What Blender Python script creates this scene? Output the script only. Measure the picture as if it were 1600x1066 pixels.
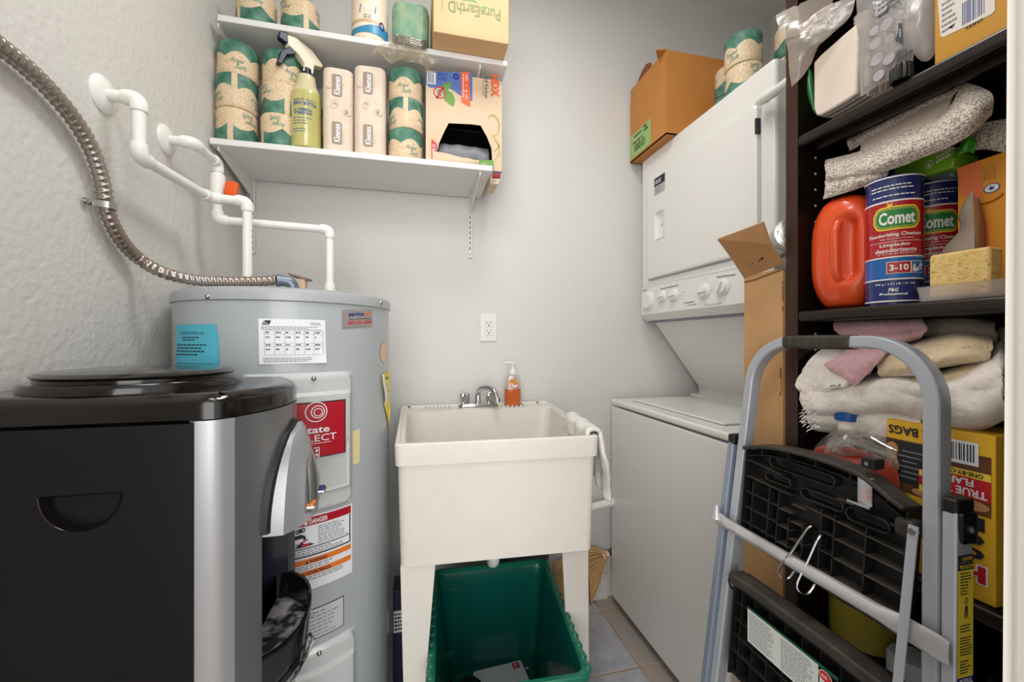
import bpy, bmesh, math, random
from mathutils import Vector, Matrix
random.seed(7)
S = bpy.context.scene
COL = S.collection
R = math.radians
for o in list(bpy.data.objects): bpy.data.objects.remove(o)

# ---------------------------------------------------------------- camera, world, lights, exposure
YAW, F, H = 13.4, 640.0, 1.14          # degrees right of the room's depth axis, focal length in px, eye height
cd = bpy.data.cameras.new('camera'); cam = bpy.data.objects.new('camera', cd); COL.objects.link(cam)
cd.sensor_fit = 'HORIZONTAL'; cd.sensor_width = 36; cd.lens = F/1600*36; cd.clip_start = .02
cam.location = (0, 0, H); cam.rotation_euler = (R(90), 0, R(-YAW)); S.camera = cam
wd = bpy.data.worlds.new('world'); S.world = wd; wd.use_nodes = True
bg = wd.node_tree.nodes['Background']; bg.inputs[0].default_value = (1, .985, .965, 1); bg.inputs[1].default_value = 1.0
def area(name, loc, rot, sx, sy, power, col):
    l = bpy.data.lights.new(name, 'AREA'); l.shape = 'RECTANGLE'; l.size = sx; l.size_y = sy; l.energy = power; l.color = col
    o = bpy.data.objects.new(name, l); o.location = loc; o.rotation_euler = rot; COL.objects.link(o); return o
area('ceiling_lamp_light', (.30, .80, 2.66), (0, 0, 0), .40, .40, 8.5, (1, .99, .975))
area('hall_fill', (-.25, -1.3, 1.35), (R(86), 0, R(-8)), 1.8, 1.8, 34, (1, .985, .965))  # added fill panel behind the camera; no hall lamp is known
area('bookcase_fill', (-.12, .36, 2.20), (R(42), 0, R(-32)), .5, .35, 4.2, (1, .985, .97))  # unseen fill added above the camera to brighten the bookcase, no fixture there
S.view_settings.view_transform = 'Standard'; S.view_settings.look = 'None'
S.view_settings.exposure = 0.22; S.view_settings.gamma = 1; S.view_settings.use_curve_mapping = False

# ---------------------------------------------------------------- helpers
CY, SY = math.cos(R(YAW)), math.sin(R(YAW))
def W(px, py, X=None, Y=None, Z=None):
    """point of the room seen at photograph pixel (px, py) on the plane X=, Y= or Z="""
    a, u = (px-800)/F, (533-py)/F
    d = Vector((a*CY+SY, CY-a*SY, u))
    t = X/d.x if X is not None else Y/d.y if Y is not None else (Z-H)/d.z
    return Vector((0, 0, H))+d*t
def lin(c):
    c = c/255
    return c/12.92 if c <= .04045 else ((c+.055)/1.055)**2.4
def C(r, g, b): return (lin(r), lin(g), lin(b), 1)
M = {}
def mat(name, col, rough=.5, metal=0, bump=None, var=None, spec=.5, trans=0, alpha=1, coat=0, sheen=0, aniso=0, ior=1.45):
    m = bpy.data.materials.new(name); m.use_nodes = True; nt = m.node_tree; b = nt.nodes['Principled BSDF']
    c = C(*col); b.inputs['Base Color'].default_value = c; b.inputs['Roughness'].default_value = rough
    b.inputs['Metallic'].default_value = metal; b.inputs['Specular IOR Level'].default_value = spec
    b.inputs['Transmission Weight'].default_value = trans; b.inputs['Alpha'].default_value = alpha
    b.inputs['Coat Weight'].default_value = coat; b.inputs['Coat Roughness'].default_value = .08
    b.inputs['Sheen Weight'].default_value = sheen; b.inputs['IOR'].default_value = ior
    tc = nt.nodes.new('ShaderNodeTexCoord')
    if var:
        n = nt.nodes.new('ShaderNodeTexNoise'); n.inputs['Scale'].default_value = var[0]; n.inputs['Detail'].default_value = 6
        mp = nt.nodes.new('ShaderNodeMapping'); nt.links.new(tc.outputs['Object'], mp.inputs[0]); nt.links.new(mp.outputs[0], n.inputs['Vector'])
        if len(var) > 3: mp.inputs['Scale'].default_value = var[3]
        r = nt.nodes.new('ShaderNodeValToRGB'); r.color_ramp.elements[0].position = .5-var[2]/2; r.color_ramp.elements[1].position = .5+var[2]/2
        r.color_ramp.elements[0].color = c; r.color_ramp.elements[1].color = C(*var[1])
        nt.links.new(n.outputs[0], r.inputs[0]); nt.links.new(r.outputs[0], b.inputs['Base Color'])
    if bump:
        n = nt.nodes.new('ShaderNodeTexNoise'); n.inputs['Scale'].default_value = bump[0]; n.inputs['Detail'].default_value = bump[3] if len(bump) > 3 else 4
        nt.links.new(tc.outputs['Object'], n.inputs['Vector'])
        bp = nt.nodes.new('ShaderNodeBump'); bp.inputs['Strength'].default_value = bump[1]; bp.inputs['Distance'].default_value = bump[2]
        nt.links.new(n.outputs[0], bp.inputs['Height']); nt.links.new(bp.outputs[0], b.inputs['Normal'])
    M[name] = m; return m
class MB:
    """collects shapes, builds ONE mesh object"""
    def __init__(s): s.v = []; s.f = []; s.m = None
    def use(s, m): s.m = m; return s
    def add(s, vs, fs):
        n = len(s.v); s.v += [Vector(p) for p in vs]; s.f += [([i+n for i in f], s.m) for f in fs]; return s
    def box(s, x0, x1, y0, y1, z0, z1):
        return s.add([(x, y, z) for z in (z0, z1) for y in (y0, y1) for x in (x0, x1)],
                     [(0, 2, 3, 1), (4, 5, 7, 6), (0, 1, 5, 4), (2, 6, 7, 3), (0, 4, 6, 2), (1, 3, 7, 5)])
    def bm(s, b):
        b.verts.index_update(); s.add([v.co.copy() for v in b.verts], [[v.index for v in f.verts] for f in b.faces]); b.free(); return s
    def rbox(s, x0, x1, y0, y1, z0, z1, r=.004, seg=2, edges=None):
        b = bmesh.new(); bmesh.ops.create_cube(b, size=1)
        for v in b.verts: v.co = Vector(((x0+x1)/2+v.co.x*(x1-x0), (y0+y1)/2+v.co.y*(y1-y0), (z0+z1)/2+v.co.z*(z1-z0)))
        es = b.edges[:] if edges is None else [e for e in b.edges if edges in 'xyz' and abs((e.verts[1].co-e.verts[0].co)['xyz'.index(edges)]) > 1e-6]
        bmesh.ops.bevel(b, geom=es, offset=r, segments=seg, affect='EDGES', profile=.5)
        return s.bm(b)
    def tube(s, pts, r, n=10, closed=False, sec=None, up=None):
        """sweep a circle (or the 2D section sec) along pts; r may be a list"""
        P = [Vector(p) for p in pts]; k = len(P); vs = []; fs = []
        sec0 = sec or [(math.cos(2*math.pi*i/n), math.sin(2*math.pi*i/n)) for i in range(n)]; n = len(sec0)
        nrm = None
        for i in range(k):
            a = P[i-1] if (i or closed) else P[i]; c = P[(i+1) % k] if (i < k-1 or closed) else P[i]
            t = (c-a).normalized()
            if nrm is None:
                nrm = Vector(up) if up else (Vector((0, 0, 1)) if abs(t.z) < .9 else Vector((1, 0, 0)))
            nrm = (nrm-t*nrm.dot(t)).normalized(); bi = t.cross(nrm)
            rr = r[i] if isinstance(r, (list, tuple)) else r
            vs += [P[i]+nrm*(q[0]*rr)+bi*(q[1]*rr) for q in sec0]
        for i in range(k if closed else k-1):
            j = (i+1) % k
            fs += [(i*n+q, i*n+(q+1) % n, j*n+(q+1) % n, j*n+q) for q in range(n)]
        if not closed: fs += [tuple(range(n))[::-1], tuple((k-1)*n+q for q in range(n))]
        return s.add(vs, fs)
    def cyl(s, a, b, r, r2=None, n=20): return s.tube([a, b], [r, r if r2 is None else r2], n)
    def lathe(s, prof, c=(0, 0, 0), n=32, sx=1, sy=1):
        vs = []; fs = []; k = len(prof)
        for (r, z) in prof: vs += [(c[0]+sx*r*math.cos(2*math.pi*i/n), c[1]+sy*r*math.sin(2*math.pi*i/n), c[2]+z) for i in range(n)]
        for j in range(k-1): fs += [(j*n+i, j*n+(i+1) % n, (j+1)*n+(i+1) % n, (j+1)*n+i) for i in range(n)]
        if prof[0][0] > 0: fs.append(tuple(range(n))[::-1])
        if prof[-1][0] > 0: fs.append(tuple((k-1)*n+i for i in range(n)))
        return s.add(vs, fs)
    def grid(s, fn, nu, nv, cu=False):
        vs = [fn(i/nu, j/nv) for j in range(nv+1) for i in range(nu if cu else nu+1)]; k = nu if cu else nu+1
        fs = [(j*k+i, j*k+(i+1) % k, (j+1)*k+(i+1) % k, (j+1)*k+i) for j in range(nv) for i in range(nu)]
        return s.add(vs, fs)
    def loft(s, rings, cap=True):
        n = len(rings[0]); fs = []
        for j in range(len(rings)-1): fs += [(j*n+i, j*n+(i+1) % n, (j+1)*n+(i+1) % n, (j+1)*n+i) for i in range(n)]
        if cap: fs += [tuple(range(n))[::-1], tuple((len(rings)-1)*n+i for i in range(n))]
        return s.add([p for r in rings for p in r], fs)
    def prism(s, poly, fn):
        """poly of (u,v); fn(u,v,k) gives the point for k = 0, 1"""
        n = len(poly)
        return s.add([fn(u, v, k) for k in (0, 1) for (u, v) in poly],
                     [tuple(range(n))[::-1], tuple(range(n, 2*n))]+[(i, (i+1) % n, n+(i+1) % n, n+i) for i in range(n)])
    def xform(s, mtx):
        s.v = [mtx @ v for v in s.v]; return s
def wloc(o):
    p = Vector((0, 0, 0))
    while o: p = p+o.location; o = o.parent
    return p
def part(name, mb, m, parent=None, smooth=38, world=True, label=None, weld=True):
    mats = []; me = bpy.data.meshes.new(name)
    off = wloc(parent) if (parent and world) else Vector((0, 0, 0))
    o = bpy.data.objects.new(name, me)
    if parent is None and world:
        xs = [v.x for v in mb.v]; ys = [v.y for v in mb.v]; off = Vector(((min(xs)+max(xs))/2, (min(ys)+max(ys))/2, min(v.z for v in mb.v))); o.location = off
    me.from_pydata([v-off for v in mb.v], [], [f for f, _ in mb.f])
    for p, (f, k) in zip(me.polygons, mb.f):
        k = k or m
        if k not in mats: mats.append(k); me.materials.append(M[k])
        p.material_index = mats.index(k)
    b = bmesh.new(); b.from_mesh(me)
    if weld: bmesh.ops.remove_doubles(b, verts=b.verts, dist=1e-6)
    bmesh.ops.recalc_face_normals(b, faces=b.faces)
    b.to_mesh(me); b.free()
    if smooth:
        me.shade_smooth(); me.set_sharp_from_angle(angle=R(smooth))
        m_ = o.modifiers.new('weighted_normal', 'WEIGHTED_NORMAL'); m_.keep_sharp = True
    COL.objects.link(o); o.parent = parent
    if label: o['label'] = label
    if name in ('print', 'lettering', 'label_print', 'flap_print'): o['kind'] = 'stuff'
    return o
def tag(o, label=None, cat=None, group=None, kind=None):
    for k, v in (('label', label), ('category', cat), ('group', group), ('kind', kind)):
        if v: o[k] = v
    return o
def thing(name, label, cat, loc=(0, 0, 0), rz=0, group=None):
    o = bpy.data.objects.new(name, None); o.empty_display_size = .05; COL.objects.link(o)
    o.location = loc; o.rotation_euler = (0, 0, rz); return tag(o, label, cat, group)
def dup(root, loc, rz=0, label=None, rot=None):
    def cp(o, par):
        c = o.copy(); COL.objects.link(c); c.parent = par
        for ch in [q for q in bpy.data.objects if q.parent == o]: cp(ch, c)
        return c
    r = cp(root, None); r.location = loc; r.rotation_euler = rot or (0, 0, rz)
    if label: r['label'] = label
    return r
def add_mod(o, typ, **k):
    m = o.modifiers.new(typ.lower(), typ)
    for a, v in k.items(): setattr(m, a, v)
    return m
_tc = {}
def text_mesh(s, bold=0, shear=0):
    key = (s, bold, shear)
    if key not in _tc:
        cu = bpy.data.curves.new('lettering', 'FONT'); cu.body = s; cu.size = 1; cu.offset = bold; cu.shear = shear; cu.resolution_u = 2
        ob = bpy.data.objects.new('lettering', cu); COL.objects.link(ob)
        me = bpy.data.meshes.new_from_object(ob.evaluated_get(bpy.context.evaluated_depsgraph_get()))
        vs = [v.co.copy() for v in me.vertices]; fs = [list(p.vertices) for p in me.polygons]
        bpy.data.objects.remove(ob); bpy.data.curves.remove(cu); bpy.data.meshes.remove(me)
        xs = [v.x for v in vs]; ys = [v.y for v in vs]
        x0, x1, y0, y1 = min(xs), max(xs), min(ys), max(ys)
        _tc[key] = ([((v.x-x0)/(x1-x0), (v.y-y0)/(y1-y0)) for v in vs], fs)
    return _tc[key]
class Surf:
    """printing surface: fn(u, v, n) -> point; draws into an MB"""
    def __init__(s, fn): s.fn = fn
    def rect(s, b, m, u0, v0, u1, v1, n=.0006, nu=1, nv=1):
        b.use(m).grid(lambda a, c: s.fn(u0+(u1-u0)*a, v0+(v1-v0)*c, n), nu, nv); b.m = None
    def poly(s, b, m, pts, n=.0008):
        b.use(m).add([s.fn(u, v, n) for u, v in pts], [tuple(range(len(pts)))]); b.m = None
    def ell(s, b, m, cu, cv, ru, rv, n=.0008, k=24, r0=0):
        o = [(cu+ru*math.cos(2*math.pi*i/k), cv+rv*math.sin(2*math.pi*i/k)) for i in range(k)]
        if not r0: return s.poly(b, m, o, n)
        i_ = [(cu+(u-cu)*r0, cv+(v-cv)*r0) for u, v in o]
        b.use(m).add([s.fn(u, v, n) for u, v in o+i_], [(i, (i+1) % k, k+(i+1) % k, k+i) for i in range(k)]); b.m = None
    def text(s, b, m, t, u0, v0, u1, v1, n=.001, bold=.0, shear=0, rot=0):
        vs, fs = text_mesh(t, bold, shear)
        q = {0: lambda x, y: (x, y), 90: lambda x, y: (1-y, x), 180: lambda x, y: (1-x, 1-y), 270: lambda x, y: (y, 1-x)}[rot]
        w = [q(x, y) for x, y in vs]
        b.use(m).add([s.fn(u0+(u1-u0)*x, v0+(v1-v0)*y, n) for x, y in w], fs); b.m = None
    def fine(s, b, m, u0, v0, u1, v1, rows, n=.0009, h=.45, cols=9, vert=False):
        """print too small to read: rows of word-length strokes"""
        b.use(m)
        for r in range(rows):
            y = v1-(v1-v0)*(r+.75)/rows; hh = abs(v1-v0)/rows*h; x = u0; end = u0+(u1-u0)*random.uniform(.72, 1)
            step = (u1-u0)/cols
            while True:
                w = step*random.uniform(.35, 1.1)
                if (x+w-end)*(1 if step > 0 else -1) > 0: break
                b.add([s.fn(*(p if not vert else (p[0], p[1])), n) for p in ((x, y), (x+w, y), (x+w, y+hh), (x, y+hh))], [(0, 1, 2, 3)])
                x += w+step*.18
        b.m = None
    def bars(s, b, m, u0, v0, u1, v1, k=22, n=.0009):
        b.use(m); rs = random.Random(k); x = 0; ws = []
        while x < 1:
            w = rs.choice((.4, .7, 1.2))/k; g = rs.choice((.4, .7, 1.0))/k
            if x+w > 1: break
            b.add([s.fn(u0+(u1-u0)*a, v, n) for a, v in ((x, v0), (x+w, v0), (x+w, v1), (x, v1))], [(0, 1, 2, 3)]); x += w+g
        b.m = None
def plane(o, ud, vd):
    o, ud, vd = Vector(o), Vector(ud).normalized(), Vector(vd).normalized(); nn = ud.cross(vd)
    return Surf(lambda u, v, n: o+ud*u+vd*v+nn*n)
def cylsurf(c, rad, th0):
    return Surf(lambda u, v, n: Vector((c[0]+(rad+n)*math.cos(th0+u/rad), c[1]+(rad+n)*math.sin(th0+u/rad), c[2]+v)))
def sm(x, a=0, b=1):
    t = max(0, min(1, (x-a)/(b-a))); return t*t*(3-2*t)
def vnoise(x, y, z=0):
    from mathutils import noise
    return noise.noise(Vector((x, y, z)))
def rrect(w, h, r, k=5, cx=0, cy=0):
    out = []
    for (sx, sy, a0) in ((1, 1, 0), (-1, 1, 90), (-1, -1, 180), (1, -1, 270)):
        for i in range(k+1):
            a = R(a0+90*i/k); out.append((cx+sx*(w/2-r)+r*math.cos(a), cy+sy*(h/2-r)+r*math.sin(a)))
    return out
def arc(a, b, c, rad, k=6):
    """round the corner b of the path a-b-c"""
    a, b, c = Vector(a), Vector(b), Vector(c); d1, d2 = (a-b).normalized(), (c-b).normalized()
    p0, p2 = b+d1*rad, b+d2*rad
    return [p0*(1-t)**2+b*2*t*(1-t)+p2*t*t for t in [i/k for i in range(k+1)]]
def smooth_path(pts, k=8):
    P = [Vector(p) for p in pts]; out = []
    for i in range(len(P)-1):
        p0 = P[max(i-1, 0)]; p1 = P[i]; p2 = P[i+1]; p3 = P[min(i+2, len(P)-1)]
        for j in range(k):
            t = j/k
            out.append(.5*((2*p1)+(-p0+p2)*t+(2*p0-5*p1+4*p2-p3)*t*t+(-p0+3*p1-3*p2+p3)*t**3))
    return out+[P[-1]]

# ---------------------------------------------------------------- materials
mat('wall_paint', (214, 212, 207), .72, bump=(70, .5, .004, 2))
mat('wall_paint_back', (214, 213, 210), .45, bump=(60, .35, .004, 3))
mat('ceiling_paint', (232, 231, 228), .8, bump=(60, .3, .004))
mat('trim_paint_dimmed', (198, 195, 187), .5)  # trim paint darkened to offset the strong light on the jamb
mat('trim_paint', (222, 219, 212), .45)
mat('white_paint', (226, 224, 220), .4)
mat('grout', (184, 166, 144), .9, var=(9, (146, 120, 96), .5), bump=(90, .5, .002))
mat('tile_stone', (150, 152, 160), .35, var=(16, (186, 186, 190), .45), bump=(30, .15, .002))
mat('tile_stone_worn', (158, 156, 158), .4, var=(13, (172, 150, 124), .5), bump=(30, .15, .002))
mat('white_enamel', (226, 224, 219), .28, coat=.3)
mat('white_plastic', (230, 228, 222), .38)
mat('pvc', (236, 235, 230), .3)
mat('sink_plastic', (221, 217, 209), .42, var=(22, (216, 211, 202), .6))
mat('heater_paint', (172, 178, 182), .28, coat=.25)
mat('heater_lid', (168, 172, 176), .35, coat=.2)
mat('panel_grey', (196, 198, 199), .32, coat=.2)
mat('steel', (176, 176, 174), .3, metal=1, bump=(120, .05, .001))
mat('chrome', (205, 205, 206), .09, metal=1)
mat('aluminium', (176, 182, 190), .32, metal=.75, bump=(180, .04, .001))
mat('conduit_steel', (182, 177, 171), .3, metal=.8, var=(9, (150, 132, 118), .5))
mat('blue_grey_metal', (120, 130, 146), .35, metal=.6)
mat('black_plastic', (20, 20, 21), .42, bump=(400, .05, .0005))
mat('black_gloss', (20, 17, 16), .14, coat=.25)
mat('black_satin', (19, 18, 18), .34, bump=(900, .12, .0004), spec=.4)
mat('dark_plastic', (34, 33, 32), .5, var=(30, (58, 55, 52), .5))
mat('silver_plastic', (164, 166, 171), .3, metal=.45)
mat('silver_dark', (118, 119, 122), .26, metal=.55)
mat('orange_plastic', (232, 86, 30), .3, coat=.3)
mat('orange_handle', (232, 92, 34), .35)
mat('black', (8, 8, 9), .5)
mat('ink', (38, 38, 42), .6)
mat('ink_grey', (128, 130, 138), .7)
mat('ink_soft', (176, 176, 176), .7)
mat('paper', (230, 232, 238), .6)
mat('paper_blue', (88, 190, 214), .6)
mat('label_red', (176, 24, 42), .35)
mat('label_red2', (196, 38, 46), .4)
mat('label_orange', (226, 122, 44), .5)
mat('label_yellow', (232, 208, 60), .5)
mat('label_navy', (28, 44, 132), .4)
mat('label_silver', (172, 166, 164), .35, metal=.4)
mat('tape', (222, 212, 158), .55)
mat('decal_beige', (222, 190, 166), .5)
mat('brass', (122, 102, 62), .45, metal=.8)
def plate(b, outer, holes, fn, k0=0, k1=1, back=True):
    """flat plate with holes; fn(u, v, k) -> point, k0 front, k1 back"""
    from mathutils.geometry import tessellate_polygon
    loops = [outer]+holes; flat = [p for l in loops for p in l]; n = len(flat)
    tris = tessellate_polygon([[Vector((u, v, 0)) for u, v in l] for l in loops])
    fs = [tuple(t) for t in tris]+([tuple(n+i for i in reversed(t)) for t in tris] if back else []); o = 0
    for l in loops:
        m = len(l); fs += [(o+i, o+(i+1) % m, n+o+(i+1) % m, n+o+i) for i in range(m)]; o += m
    return b.add([fn(u, v, k0) for u, v in flat]+[fn(u, v, k1) for u, v in flat], fs)
def pipe(name, path, r, fr, m, root, rad=.016, fl=.022, fits=True):
    """plumbing run: straight tubes with a proud elbow fitting at every corner"""
    P = [Vector(p) for p in path]; pts = [P[0]]
    for i in range(1, len(P)-1): pts += arc(P[i-1], P[i], P[i+1], rad)
    part(name, MB().tube(pts+[P[-1]], r, 14), m, root)
    for i in range(1, len(P)-1):
        if not fits: break
        d0, d1 = (P[i-1]-P[i]).normalized(), (P[i+1]-P[i]).normalized()
        a = arc(P[i-1], P[i], P[i+1], rad)
        e = MB().tube([P[i]+d0*(fl+.004), P[i]+d0*fl]+a+[P[i]+d1*fl, P[i]+d1*(fl+.004)], [fr*.93, fr]+[fr]*len(a)+[fr, fr*.93], 16)
        part('elbow', e, m, root)
# ================================================================ the setting
XL, XR, YB, YF, ZC = -.597, 1.72, 1.68, .21, 2.74
tag(part('wall_back', MB().box(XL-.12, XR+.12, YB, YB+.1, 0, ZC), 'wall_paint_back'), kind='structure')
tag(part('wall_left', MB().box(XL-.12, XL, .09, YB, 0, ZC), 'wall_paint'), kind='structure')
tag(part('wall_right', MB().box(XR, XR+.12, .09, YB, 0, ZC), 'wall_paint'), kind='structure')
b = MB().box(XL, -.42, .09, YF, 0, ZC).box(.445, XR, .09, YF-.004, 0, ZC).box(-.42, .445, .09, YF-.004, 2.05, ZC)
tag(part('wall_front', b, 'wall_paint'), kind='structure')
tag(part('ceiling', MB().box(XL-.12, XR+.12, .09, YB+.1, ZC, ZC+.1), 'ceiling_paint'), kind='structure')
fl = tag(part('floor', MB().box(XL-.3, XR+.3, -1.6, YB+.1, -.06, -.002), 'grout'), kind='structure')
xs = [XL]+[.767-.305*k for k in range(4, -4, -1)]+[XR]; ys = [.21]+[1.29-.305*k for k in range(3, -2, -1)]+[YB]
ti = 0
for i in range(len(xs)-1):
    for j in range(len(ys)-1):
        if xs[i+1]-xs[i] < .03 or ys[j+1]-ys[j] < .03: continue
        b = MB().rbox(xs[i]+.004, xs[i+1]-.004, ys[j]+.004, ys[j+1]-.004, -.012, 0, .0015, 1)
        part('tile', b, 'tile_stone_worn' if xs[i] > .75 else 'tile_stone', fl); ti += 1
b = MB().box(XL+.002, .83, YB-.014, YB, 0, .095).box(XL+.002, .83, YB-.009, YB, .095, .108)
tag(part('baseboard_back', b, 'trim_paint'), kind='structure')
b = MB().box(XL, XL+.014, .22, YB-.015, 0, .095).box(XL, XL+.009, .22, YB-.015, .095, .108)
tag(part('baseboard_left', b, 'trim_paint'), kind='structure')
# door lining the camera looks past: slightly out of plumb like the real one
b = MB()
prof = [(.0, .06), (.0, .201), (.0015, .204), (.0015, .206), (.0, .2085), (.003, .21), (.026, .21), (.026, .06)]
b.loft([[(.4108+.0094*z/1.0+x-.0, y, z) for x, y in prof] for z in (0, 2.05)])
tag(part('trim_1', b, 'trim_paint_dimmed'), kind='structure')
b = MB().box(-.42, -.40, .06, .21, 0, 2.05).box(-.40, .41, .06, .21, 2.03, 2.05)
tag(part('trim_2', b, 'trim_paint'), kind='structure')
# ceiling lamp (above the frame; it lights the room)
lamp = thing('ceiling_lamp', 'round white flush ceiling lamp over the middle of the room', 'lamp', (.30, .80, 2.672))
mat('lamp_glass', (250, 246, 238), .4)
part('lamp_base', MB().lathe([(.15, .04), (.15, .068), (.0, .068)], (0, 0, 0), 40), 'white_paint', lamp, world=False)
part('trim_ring', MB().lathe([(.15, .04), (.152, .03), (.145, .028), (.14, .04)], (0, 0, 0), 40), 'steel', lamp, world=False)
# ================================================================ water heater
HC, HR = Vector((-.327, 1.235, 0)), .255
heater = thing('water_heater', 'tall grey cylindrical water heater standing in the back left corner', 'water heater', HC)
TH0 = math.atan2(-HC.y, -HC.x)
HS = cylsurf(HC, HR, TH0)
def hp(px, py):
    a, u = (px-800)/F, (533-py)/F; d = Vector((a*CY+SY, CY-a*SY))
    A = d.dot(d); B = -2*d.dot(HC.xy); Cc = HC.xy.dot(HC.xy)-HR*HR
    t = (-B-math.sqrt(max(B*B-4*A*Cc, 0)))/(2*A); p = d*t
    th = math.atan2(p.y-HC.y, p.x-HC.x)
    return (th-TH0)*HR, H+u*t
part('tank', MB().lathe([(HR-.01, .02), (HR, .03), (HR, 1.245)], HC, 96), 'heater_paint', heater)
part('tank_lid', MB().lathe([(HR+.001, 1.227), (HR+.004, 1.229), (HR+.004, 1.245), (HR+.001, 1.253), (HR-.008, 1.258), (HR-.03, 1.261), (0, 1.266)], HC, 96), 'heater_lid', heater)
part('base_ring', MB().lathe([(HR-.02, 0), (HR-.02, .03), (HR-.05, .03)], HC, 48), 'black', heater)
def screw(px, py, root, n=.0, r=.0055):
    u, v = hp(px, py); c = HS.fn(u, v, n); d = (HS.fn(u, v, n+1)-c).normalized()
    part('screw', MB().tube([c, c+d*.002, c+d*.0045, c+d*.0055], [r, r, r*.7, r*.2], 12), 'steel', root)
screw(327, 464, heater, .003); screw(593, 473, heater, .003)
def access_panel(u0, u1, v0, v1):
    w, h = u1-u0, v1-v0
    def fn(a, c):
        u, v = u0+a*w, v0+c*h
        e = min(u-u0, u1-u, v-v0, v1-v); cr = .022
        du, dv = max(u0+cr-u, u-u1+cr, 0), max(v0+cr-v, v-v1+cr, 0)
        if du > 0 and dv > 0: e = min(e, cr-math.hypot(du, dv))
        n = .013*sm(e, -.001, .010)
        e2 = min(u-u0-.012, u1-.012-u, v-v0-.046, v1-.048-v)
        n += .006*sm(e2, -.006, .004)
        e3 = min(u-u0-.02, u1-.02-u, v-v0-.05, v0+.155-v)
        n -= .003*sm(e3, -.002, .001)
        return HS.fn(u, v, max(n, -.004))
    return MB().grid(fn, 56, 80)
ur, vt = hp(548, 579); _, vb = hp(548, 783)
up = part('access_panel', access_panel(ur-.232, ur, vb, vt), 'panel_grey', heater, smooth=30)
u2, v2 = hp(553, 977)
part('access_panel', access_panel(u2-.232, u2, v2-.30, v2), 'panel_grey', heater, smooth=30)
for p in ((488, 591), (491, 788)): screw(p[0], p[1], heater, .014)
screw(496, 1015, heater, .014)
# red maker's label on the upper panel
b = MB(); a0 = hp(534, 621); a1 = hp(534, 703); RN = .0195
uL, uR, vT, vB = a0[0]-.162, a0[0]-.003, a0[1]-.004, a1[1]+.0
HS.rect(b, 'ink', uL-.002, vB-.002, uR+.002, vT+.002, RN-.0002, 12)
HS.rect(b, 'label_red', uL, vB, uR-.001, vT-.001, RN, 12)
def pl(px, py): return hp(px, py)
cu, cv = pl(491, 642)
HS.ell(b, 'paper', cu, cv, .0215, .0225, RN+.0004, 40, .91); HS.ell(b, 'paper', cu+.003, cv, .0135, .0145, RN+.0004, 36, .86); HS.ell(b, 'paper', cu+.0035, cv-.001, .0088, .009, RN+.0004, 30, .80)
HS.text(b, 'paper', 'state', pl(470, 665)[0], cv-.047, pl(510, 665)[0], cv-.034, RN+.0005, .02)
HS.text(b, 'paper', 'SELECT', pl(459, 672)[0], cv-.066, pl(520, 672)[0], cv-.051, RN+.0005, .005)
HS.rect(b, 'paper', pl(459, 672)[0], cv-.0705, pl(512, 672)[0], cv-.0693, RN+.0005, 8)
HS.rect(b, 'paper', cu-.014, cv-.102, cu+.006, cv-.079, RN+.0004); HS.rect(b, 'label_red', cu-.0125, cv-.1005, cu+.0045, cv-.0805, RN+.0006)
for i in (0, 1):
    for j in (0, 1): HS.ell(b, 'paper', cu-.0085+.009*i, cv-.0955+.0095*j, .003, .0032, RN+.0008, 8)
HS.text(b, 'paper', "Expert's Choice", pl(464, 698)[0], cv-.110, pl(512, 698)[0], cv-.1025, RN+.0005)
HS.fine(b, 'paper', uL+.04, cv-.121, uL+.13, cv-.117, 1, RN+.0005, .8, 6)
part('maker_label', b, 'label_red', heater, smooth=0, label='red maker label with white rings')
# danger / warning label
b = MB(); a0 = hp(550, 786); a1 = hp(551, 893); uR = a0[0]; uL = uR-.170; vT, vB = a0[1], a1[1]; hh = vT-vB; w = uR-uL
n0 = .0006
HS.rect(b, 'paper', uL, vB, uR, vT, n0, 14)
HS.rect(b, 'label_red', uL+.004, vT-.022, uR-.004, vT-.004, n0+.0004, 14)
Q = lambda x: pl(x, 820)[0]
HS.poly(b, 'paper', [(Q(475), vT-.019), (Q(481), vT-.019), (Q(478), vT-.007)], n0+.0007)
HS.text(b, 'paper', 'DANGER', Q(483), vT-.019, Q(512), vT-.008, n0+.0007, .03)
HS.rect(b, 'ink', uR-.008, vT-.088, uR-.005, vT-.023, n0+.0004)
HS.rect(b, 'ink', uL+.006, vT-.0725, uR-.006, vT-.0705, n0+.0004, 14)
HS.rect(b, 'ink', uL+.006, vT-.091, uR-.005, vT-.088, n0+.0004, 14)
HS.fine(b, 'ink_grey', Q(497), vT-.068, uR-.010, vT-.026, 9, n0+.0005, .4, 7)
HS.fine(b, 'ink_grey', uL+.012, vT-.087, uR-.012, vT-.074, 3, n0+.0005, .45, 14)
for k in range(3): HS.ell(b, 'ink', Q(465+4.5*k), vT-.031+.001*k, .004, .0052, n0+.0006, 12, .45 if k != 1 else 0)
HS.poly(b, 'ink', [(Q(454), vT-.050), (Q(454), vT-.041), (Q(470), vT-.038), (Q(477), vT-.043), (Q(478), vT-.051), (Q(474), vT-.0515), (Q(473), vT-.047), (Q(462), vT-.048)], n0+.0006)
HS.poly(b, 'label_red2', [(Q(469), vT-.056), (Q(480), vT-.050), (Q(481), vT-.053), (Q(471), vT-.059)], n0+.0006)
hand = [(-.03, -.004), (-.018, .001), (-.03, .006), (-.016, .005), (-.026, .013), (-.011, .008), (-.014, .017), (-.003, .009), (.0, .004), (.012, .006), (.028, -.004), (.008, -.008), (-.014, -.008), (-.032, -.010), (-.018, -.004)]
HS.poly(b, 'ink', [(Q(476)+x*.75, vT-.0635+y*.5) for x, y in hand], n0+.0007)
HS.ell(b, 'label_red2', Q(477), vT-.0635, .009, .0032, n0+.0009, 14)
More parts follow.
